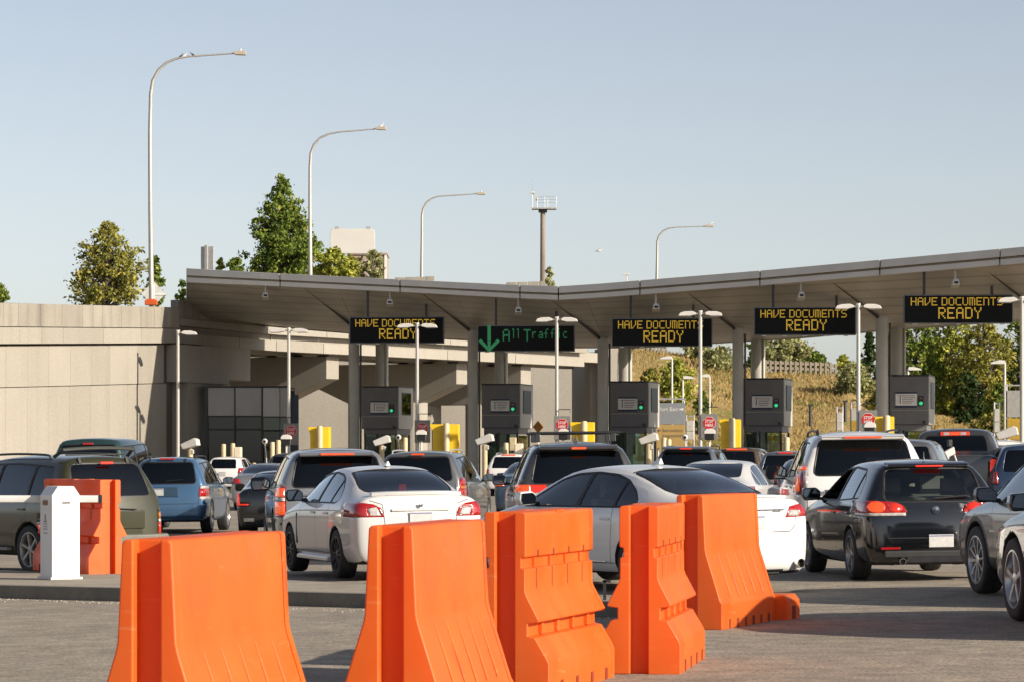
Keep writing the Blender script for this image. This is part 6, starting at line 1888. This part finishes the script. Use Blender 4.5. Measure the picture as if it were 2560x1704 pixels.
# ---- black hatchback
def ex(root, t, sx, sy, sz, hw):
    spoiler(root, P_black, .44, 1.415, .50, .13, .03)
    MB().lathe([(.02, 0), (.008, .03), (.006, .10)], 8, 'z', (0, .55, 1.465)).build('antenna', M_black, root)
    emblem(root, -.012, .86, .05)
    bar(root, 'bumper_step', M_black, (0, -.038, .335), (1.30, .05, .10), .03)
    bar(root, 'valance_panel', M_rimd, (.05, -.03, .27), (.85, .05, .10), .02)
    for x in (-.56, .56): bar(root, 'reflector', M_red, (x, -.030, .405), (.24, .03, .03), .008)
    pipe(root, -.42, -.02, .245, .042); 
    bar(root, 'rear_shelf', M_seat_d, (0, .75, .93), (1.1, .5, .04), .01)
make_car('hatchback', 'black hatchback with round tail lamps beside the grey crossover', 2340, 38.6, -6.5, 'hatch', 4.2, 1.79, 1.475, P_black, rear_glass=M_clear, side_glass=M_clear, seat=M_seat_g, open_front=True,
         tails=[('brake_lamp', ell(.70, .905, .105, .068), M_orglit, .012), ('brake_lamp', ell(.475, .895, .085, .055), M_redlit, .012), ('reverse_light', [(.36, .80), (.97, .80), (.97, .832), (.36, .835)], M_clearl, .008),
                ('tail_light', [(.34, .836), (.97, .833), (.97, .955), (.82, .985), (.50, .965), (.38, .92)], M_red, .006)],
         hatch=[(-.70, 1.0), (-.62, .96), (-.58, .53), (.58, .53), (.62, .96), (.70, 1.0)], wheel=(.32, .225, 'five', plain('grey_alloy', (.30, .30, .31), .3, .85)), plate=(.06, .49, .5), extras=ex, brake=(M_redlit, 1.392, .34, .022, .285), inner=plain('lining_grey', (.16, .158, .15), .8),
         mirror_mat=P_black, wiper=(.0, 1.0, .42, 1.03, -.03))
# ---- big white wagon
def ctail(lit, z0=.88, z1=1.265): return [('brake_lamp', [(.905, z0 + .05), (.99, z0 + .05), (.99, z1), (.80, z1), (.80, z1 - .04), (.905, z1 - .05)], lit, .012), ('reverse_light', [(.80, z0 + .06), (.845, z0 + .06), (.845, z1 - .045), (.80, z1 - .045)], M_clearl, .008),
                        ('tail_light', [(.80, z0), (.99, z0), (.99, z1 - .01), (.80, z1 - .01)], M_red, .005)]
def ex(root, t, sx, sy, sz, hw):
    spoiler(root, P_white2, .36, 1.80, .62, .22, .04)
    bar(root, 'brake_light', M_orglit, (0, .125, 1.785), (.56, .03, .032), .008)
    bar(root, 'tailgate_trim', M_chrome, (0, -.03, .98), (1.2, .025, .07), .01)
    bar(root, 'bumper_step', M_black, (0, -.02, .62), (1.9, .12, .05), .015)
    for x in (-.62, .62): MB().tube([(x, .8, 1.84), (x, .85, 1.90), (x, .95, 1.84)], .018, 6).build('rack_foot', M_black, root)
make_car('large_wagon', 'large white wagon with orange C-shaped tail lamps', 2163, 47.5, 1.5, 'suv', 5.4, 2.05, 1.89, P_white2, tails=ctail(M_orglit), wheel=(.40, .27, 'six', M_rim), plate=(0, .86, .5), extras=ex, seat=M_seat_g,
         rails=(M_black, .70, 1.905, 1.0, 3.2), mirror_mat=M_black, cat='car', hatch=[(-.80, 1.12), (-.80, .62), (.80, .62), (.80, 1.12)])
# ---- silver wagon
def ex(root, t, sx, sy, sz, hw):
    spoiler(root, P_silver, .37, 1.725, .60, .22, .04)
    bar(root, 'brake_light', M_orglit, (0, .135, 1.71), (.54, .03, .036), .008)
    bar(root, 'tailgate_trim', M_chrome, (0, -.02, 1.055), (1.25, .02, .02), .005)
    bar(root, 'bumper_step', M_black, (0, -.02, .60), (1.9, .12, .05), .015)
make_car('large_wagon', 'large silver wagon with lit block tail lamps behind the white sport sedan', 848, 51.6, -7.0, 'suv', 5.2, 2.05, 1.82, P_silver,
         tails=[('brake_lamp', [(.815, 1.0), (.985, 1.0), (.985, 1.13), (.815, 1.13)], M_orglit, .012), ('reverse_light', [(.815, .93), (.985, .93), (.985, .985), (.815, .985)], M_clearl, .008), ('brake_lamp', [(.815, .72), (.985, .72), (.985, .915), (.815, .915)], M_orglit, .012),
                ('tail_light', [(.80, .68), (.99, .68), (.99, 1.16), (.80, 1.16)], M_red, .005)],
         wheel=(.40, .27, 'six', M_rim), plate=(0, .82, .5), extras=ex, seat=M_seat_g, mirror_mat=M_black, hatch=[(-.80, 1.12), (-.80, .62), (.80, .62), (.80, 1.12)])
# ---- grey wagon with roof rack
def ex(root, t, sx, sy, sz, hw):
    spoiler(root, P_grey, .38, 1.70, .58, .22, .04)
    bar(root, 'brake_light', M_orglit, (0, .150, 1.672), (.22, .03, .035), .01)
    bar(root, 'tailgate_trim', M_chrome, (0, -.03, .96), (.9, .03, .04), .01)
    fin(root, .95, 1.765, P_grey, 1.0)
    for y in (.95, 2.1):
        MB().tube([(-.68, y, 1.905), (.68, y, 1.905)], .022, 8).build('rack_bar', M_black, root)
        for sg in (-1, 1): MB().prism([(-.07, 0), (.07, 0), (.03, .13), (-.03, .13)], 'x', sg * .57 - .04, sg * .57 + .04).build('rack_foot', M_black, root, (0, y, 1.77), None, .01, 1)
    bar(root, 'bumper_step', M_black, (0, -.02, .58), (1.7, .10, .06), .015)
make_car('wagon', 'dark grey wagon with roof crossbars and lit brake lamps', 1452, 47.2, -2.5, 'suv', 4.82, 1.95, 1.78, P_grey,
         tails=[('brake_lamp', [(.72, 1.02), (.99, 1.02), (.99, 1.125), (.72, 1.125)], M_orglit, .012), ('tail_light', [(.46, 1.015), (.72, 1.015), (.72, 1.125), (.50, 1.125)], M_redlit, .008), ('reverse_light', [(.50, .965), (.97, .965), (.97, 1.01), (.50, 1.01)], M_clearl, .005)],
         wheel=(.38, .255, 'five', M_rim), plate=(0, .88, .5), extras=ex, hatch=[(-.78, 1.10), (-.72, .60), (.72, .60), (.78, 1.10)], mirror_mat=P_grey, seat=M_seat_d)
# ---- olive wagon on the left
def ex(root, t, sx, sy, sz, hw):
    M_rk = plain('rack_dark', (.03, .033, .03), .5)
    n = 8
    MB().tube([(-.62, .62, 1.70)] + [(-.58 + 1.16 * k / n, .42 - .05 * math.sin(math.pi * k / n), 1.80 + .02 * math.sin(math.pi * k / n)) for k in range(n + 1)] + [(.62, .62, 1.70)], .028, 8).build('roof_deflector', M_rk, root)
    MB().tube([(-.5, .5, 1.725), (.5, .5, 1.725)], .014, 6).build('deflector_bar', M_rk, root)
    bar(root, 'brake_light', M_redlit, (0, .20, 1.605), (.22, .03, .04), .01)
    bar(root, 'number_panel', P_olive, (.18, -.035, .78), (.62, .02, .26), .01)
    bar(root, 'bumper', plain('bumper_grey', (.12, .12, .10), .5), (0, -.05, .50), (1.72, .16, .15), .03)
    for x in (-.4, .4): MB().box((0, 0, 0), (.04, .03, .10)).build('hatch_hinge', M_black, root, (x, .30, 1.64), (R(-25), 0, 0))
    bar(root, 'running_board', plain('board_grey', (.20, .19, .16), .5), (-hw + .02, 2.4, .36), (.12, 1.9, .05), .015)
    MB().tube([(-.35, -.03, .93), (-.15, -.04, .955), (.35, -.04, .93)], .009, 6).build('wiper', M_black, root)
make_car('wagon', 'olive green wagon angled left behind the barrier gate', 288, 46.1, -39.0, 'suv', 4.55, 1.80, 1.73, P_olive, rear_glass=glassy('smoke_glass', (.13, .13, .12), .9), side_glass=M_tint,
         tails=[('turn_lamp', [(.83, .80), (.995, .80), (.995, .90), (.84, .90)], M_amber, .010), ('reverse_light', [(.83, .745), (.995, .745), (.995, .795), (.83, .795)], M_clearl, .010), ('tail_light', [(.83, .56), (.995, .56), (.995, .74), (.83, .74)], M_redlit, .010)],
         wheel=(.36, .24, 'six', plain('worn_alloy', (.30, .29, .27), .45, .7)), no_plate=True, extras=ex, rails=(plain('rack_dark', (.03, .033, .03), .5), .66, 1.79, .8, 2.6), hatch=[(-.80, 1.12), (-.78, .56), (.78, .56), (.80, 1.12)], seat=M_seat_d, mirror_mat=M_black)
# ---- blue compact wagon
def ex(root, t, sx, sy, sz, hw):
    bar(root, 'brake_light', M_red, (0, .26, 1.665), (.34, .05, .045), .012)
    for x in (-.40, .40): MB().box((0, 0, 0), (.035, .03, .10)).build('hatch_hinge', M_black, root, (x, .29, 1.625), (R(-25), 0, 0))
    bar(root, 'plate_recess', plain('recess_blue', (.02, .05, .09), .5), (-.05, -.03, .93), (.66, .02, .22), .01)
    for x in (-.3, .12): bar(root, 'bumper_slot', M_chrome, (x, -.048, .52), (.26, .02, .04), .008)
make_car('compact_wagon', 'steel blue compact wagon seen past the olive wagon', 416, 71.0, 3.0, 'suv', 4.44, 1.81, 1.72, P_blue,
         tails=[('reverse_light', [(.80, .775), (.985, .775), (.985, .84), (.80, .84)], M_clearl, .012), ('tail_light', [(.79, .84), (.985, .84), (.985, 1.02), (.79, 1.02)], M_red, .010), ('turn_lamp', [(.80, 1.02), (.985, 1.02), (.97, 1.085), (.82, 1.085)], M_clearl, .012)],
         wheel=(.36, .23, 'five', M_rim), plate=(-.20, .93, .5), extras=ex, rails=(M_black, .60, 1.765, .7, 2.4), wiper=(.0, 1.17, .36, 1.20, -.02), bumper=(.38, .66, P_blue, .03), mirror_mat=M_black, hatch=[(-.80, 1.12), (-.76, .68), (.76, .68), (.80, 1.12)])
# ---- black executive saloon
def ex(root, t, sx, sy, sz, hw):
    bar(root, 'brake_light', M_redlit, (0, .03, 1.055), (.92, .04, .022), .008)
    for x in (-.62, .62): bar(root, 'exhaust_tip', M_chrome, (x, -.0, .36), (.22, .08, .08), .01)
    emblem(root, -.05, .84)
make_car('saloon', 'black saloon with tall red tail lamps left of the silver wagon', 697, 67.5, -1.0, 'sedan', 4.9, 1.84, 1.40, P_black, rear_glass=M_tint, seat=M_seat_d,
         tails=[('tail_light', [(.80, .70), (.90, .70), (.90, .99), (.82, .99)], M_redlit, .012), ('tail_light', [(.62, .70), (.80, .70), (.80, .735), (.62, .735)], M_redlit, .012)], wheel=(.33, .22, 'ten', M_rim), plate=(0, .70, .5), extras=ex,
         hatch=[(-.62, 1.02), (-.58, .66), (.58, .66), (.62, 1.02)])
# ---- dark minivan showing its right side
def ex(root, t, sx, sy, sz, hw):
    bar(root, 'brake_light', M_orglit, (0, .255, 1.675), (.26, .05, .035), .01)
make_car('minivan', 'charcoal minivan right of the silver wagon showing its side', 1042, 64.0, 7.0, 'suv', 4.85, 1.97, 1.755, P_grey3, tails=[('turn_lamp', [(.86, .98), (.99, .98), (.99, 1.03), (.86, 1.03)], M_amber, .012), ('tail_light', [(.84, .80), (.99, .80), (.99, 1.20), (.86, 1.20)], M_red, .010)],
         wheel=(.36, .24, 'five', M_rim), plate=(0, .85, .5), extras=ex, rails=(M_galv, .66, 1.80, .7, 2.6), seat=M_seat_d, mirror_mat=P_grey3, hatch=[(-.78, 1.10), (-.74, .62), (.74, .62), (.78, 1.10)])
# ---- blue-grey wagon with rails
def ex(root, t, sx, sy, sz, hw):
    spoiler(root, P_bluegrey, .36, 1.715, .60, .2, .04)
    bar(root, 'brake_light', M_redlit, (0, .155, 1.685), (.30, .03, .04), .01)
make_car('wagon', 'blue-grey wagon with black roof rails behind the white saloon roof', 1712, 80.0, 10.5, 'suv', 4.7, 1.88, 1.745, P_bluegrey, tails=[('tail_light', [(.72, 1.0), (.99, 1.0), (.99, 1.12), (.74, 1.12)], M_redlit, .010)], wheel=(.36, .235, 'five', M_rim), plate=(0, .85, .5), extras=ex,
         rails=(M_black, .64, 1.80, .6, 2.6), seat=M_seat_d, mirror_mat=P_bluegrey)
# ---- grey crossover at the right edge and a dark one nearer
def ex(root, t, sx, sy, sz, hw):
    bar(root, 'side_badge', M_chrome, (-hw + .01, 3.05, .70), (.012, .14, .02), .003)
make_car('crossover', 'grey crossover at the right edge beside the black hatchback', 2952, 31.5, -10.0, 'suv', 4.6, 1.84, 1.62, P_grey3, tails=[('tail_light', [(.72, .95), (.99, .95), (.99, 1.1), (.72, 1.1)], M_red, .010)], wheel=(.375, .24, 'ten', M_rim), plate=(0, .85, .5), lower=M_black, arch_trim=True, under_z=.42, seat=M_seat_d,
         mirror_mat=M_gloss, extras=ex, side_glass=M_clear)
make_car('crossover', 'dark brown crossover cut off at the right edge, nearest vehicle', 3118, 25.9, -7.0, 'suv', 4.6, 1.86, 1.64, P_tan, tails=[('tail_light', [(.72, .95), (.99, .95), (.99, 1.1), (.72, 1.1)], M_red, .010)], wheel=(.385, .245, 'five', M_rim), plate=(0, .85, .5), seat=M_seat_d, mirror_mat=paint('slate_blue', (.03, .045, .07), .4))
# ---- grey pickup
def ex(root, t, sx, sy, sz, hw):
    MB().box((0, 0, 0), (.62, .05, .085)).build('brake_light', M_redlit, root, (0, 1.86, 1.93), None, .01, 1)
    MB().box((0, -.028, 0), (.20, .01, .06)).build('cargo_lamp', M_orglit, root, (0, 1.86, 1.93)); 
    for x in (-.18, .18): MB().box((x, -.028, 0), (.12, .01, .06)).build('cargo_lamp', M_clearl, root, (0, 1.86, 1.93))
    bar(root, 'rear_bumper', M_chrome, (0, -.06, .62), (1.9, .16, .16), .03)
    bar(root, 'tailgate_handle', M_black, (0, -.05, 1.22), (.3, .03, .07), .01)
    bar(root, 'window_sticker', M_plate, (.55, 1.735, 1.52), (.12, .004, .13), .001)
make_car('pickup', 'dark grey pickup with a lit lamp on the back of its cab', 2376, 67.0, 11.5, 'pickup', 5.8, 2.05, 2.06, P_grey, tails=[('tail_light', [(.82, .95), (1.0, .95), (1.0, 1.30), (.84, 1.30)], M_redlit, .012)], wheel=(.41, .28, 'six', M_rim), plate=(0, .62, .5), extras=ex, mirror_mat=M_black, no_plate=True, handles=False, cat='pickup')
# folded white frame standing in the pickup bed
p = at(2372, 1150, 66.4)
fr = thing('folded_frame', 'white folded frame standing in the bed of the grey pickup', 'frame', p, .2)
MB().prism([(-.26, .10), (.10, .30), (.14, .14), (-.20, -.02)], 'y', -.05, .05).build('panel', M_wpaint, fr, bevel=.02, seg=1); MB().prism([(-.06, .16), (.04, .18), (-.12, -.30), (-.18, -.30)], 'y', -.04, .04).build('leg', M_wpaint, fr, bevel=.01, seg=1)
MB().tube([(.12, 0, .12), (.28, 0, -.32)], .018, 6).build('leg', M_wpaint, fr); MB().box((.02, 0, .36), (.10, .1, .16)).build('clamp', M_black, fr, bevel=.02, seg=1)
# ---- vehicles further up the lanes
far = 'vehicles near the booths'
make_car('tall_van', 'dark teal van roof rising behind the olive wagon', 218, 74.0, 7.0, 'van', 5.0, 2.0, 2.2, P_teal, far, rear_glass=glassy('teal_glass', (.05, .11, .10), .9), seams=False, wheel=(.36, .23, 'six', M_rim), tails=[('tail_light', [(.86, 1.0), (1.0, 1.0), (1.0, 1.4), (.86, 1.4)], M_red, .01)], brake=(M_red, 2.04, .24, .05, .17), cat='van', mirror_mat=M_black)
make_car('hatchback', 'small white hatchback near the office windows', 556, 134.0, 10, 'hatch', 3.9, 1.70, 1.52, P_white2, far, seams=False, tails=[('tail_light', [(.68, .80), (.97, .80), (.97, 1.0), (.70, 1.0)], M_red, .01)], wheel=(.31, .2, 'five', M_rim), detail=1)
make_car('saloon', 'silver saloon with dark rear glass ahead of the black saloon', 648, 96.0, 4, 'sedan', 4.7, 1.82, 1.44, P_silver, far, seams=False, tails=[('tail_light', [(.55, .84), (.97, .84), (.97, .98), (.60, .98)], M_red, .01)], detail=1, rear_glass=M_tint, seat=M_seat_d)
make_car('hatchback', 'dark hatchback ahead of the silver wagon', 716, 112.0, 8, 'hatch', 4.2, 1.8, 1.66, P_grey2, far, seams=False, tails=[('tail_light', [(.68, .80), (.97, .80), (.97, 1.0), (.70, 1.0)], M_red, .01)], detail=1)
make_car('compact_wagon', 'white compact wagon left of the rack-topped wagon', 1270, 122.0, 8, 'suv', 4.3, 1.80, 1.64, P_white2, far, seams=False, tails=[('tail_light', [(.80, .84), (.98, .84), (.98, 1.1), (.80, 1.1)], M_red, .01)], detail=1, rear_glass=M_tint, brake=(M_orglit, 1.575, .5, .04, .28), seat=M_seat_d, rails=(M_galv, .6, 1.68, .6, 2.3))
make_car('saloon', 'blue saloon half hidden by the rack-topped wagon', 1322, 79.0, 6, 'sedan', 4.6, 1.80, 1.44, paint('slate_blue_car', (.05, .085, .13), .5), far, seams=False, tails=[('tail_light', [(.60, .84), (.97, .84), (.97, .99), (.64, .99)], M_orglit, .01)], detail=1, rear_glass=M_clear, seat=M_seat_g)
make_car('wagon', 'bronze wagon beyond the blue-grey wagon', 1838, 108.0, 14, 'suv', 4.7, 1.9, 1.84, P_brown, far, seams=False, tails=[('tail_light', [(.80, .9), (.99, .9), (.99, 1.15), (.82, 1.15)], M_redlit, .01)], detail=1, brake=(M_orglit, 1.76, .7, .055, .27), rear_glass=M_tint)
make_car('saloon', 'white saloon in front of the blue-grey wagon', 1752, 57.0, 15, 'sedan', 4.6, 1.80, 1.46, P_white, far, tails=[('tail_light', [(.60, .84), (.97, .84), (.97, .98), (.64, .98)], M_red, .01)], mirror_mat=P_white, seat=M_seat_d, detail=1)
make_car('saloon', 'deep blue saloon left of the large white wagon', 2030, 70.0, 6, 'sedan', 4.6, 1.80, 1.45, P_blue2, far, seams=False, tails=[('tail_light', [(.60, .84), (.97, .84), (.97, .98), (.64, .98)], M_red, .01)], detail=1, rear_glass=M_clear, seat=M_seat_t)
make_car('crossover', 'slate crossover with a lit brake strip left of the large white wagon', 1962, 93.0, 9, 'suv', 4.4, 1.82, 1.64, P_bluegrey, far, seams=False, tails=[('tail_light', [(.75, .95), (.98, .95), (.98, 1.1), (.75, 1.1)], M_redlit, .01)], detail=1, rear_glass=M_tint, brake=(M_redlit, 1.575, .42, .04, .27))
make_car('wagon', 'pale blue wagon between the large white wagon and the pickup', 2238, 57.0, 12, 'suv', 4.6, 1.86, 1.80, P_grey3, far, seams=False, tails=[('tail_light', [(.80, .9), (.99, .9), (.99, 1.15), (.82, 1.15)], M_red, .01)], detail=1)
make_car('compact_wagon', 'white compact wagon beyond the pickup', 2502, 92.0, 11, 'suv', 4.5, 1.84, 1.90, P_white2, far, seams=False, tails=[('tail_light', [(.80, .9), (.99, .9), (.99, 1.15), (.82, 1.15)], M_red, .01)], detail=1, rear_glass=M_tint)
make_car('crossover', 'dark blue car at the right edge beyond the grey crossover', 2590, 66.0, 4, 'suv', 4.5, 1.84, 1.70, paint('ink_blue', (.02, .04, .085), .4), far, seams=False, tails=[('tail_light', [(.80, .9), (.99, .9), (.99, 1.15), (.82, 1.15)], M_red, .01)], detail=1)
make_car('hatchback', 'distant dark car in front of the hill left of the large white wagon', 1985, 128.0, 12, 'hatch', 4.3, 1.8, 1.60, P_blue2, far, seams=False, detail=1)
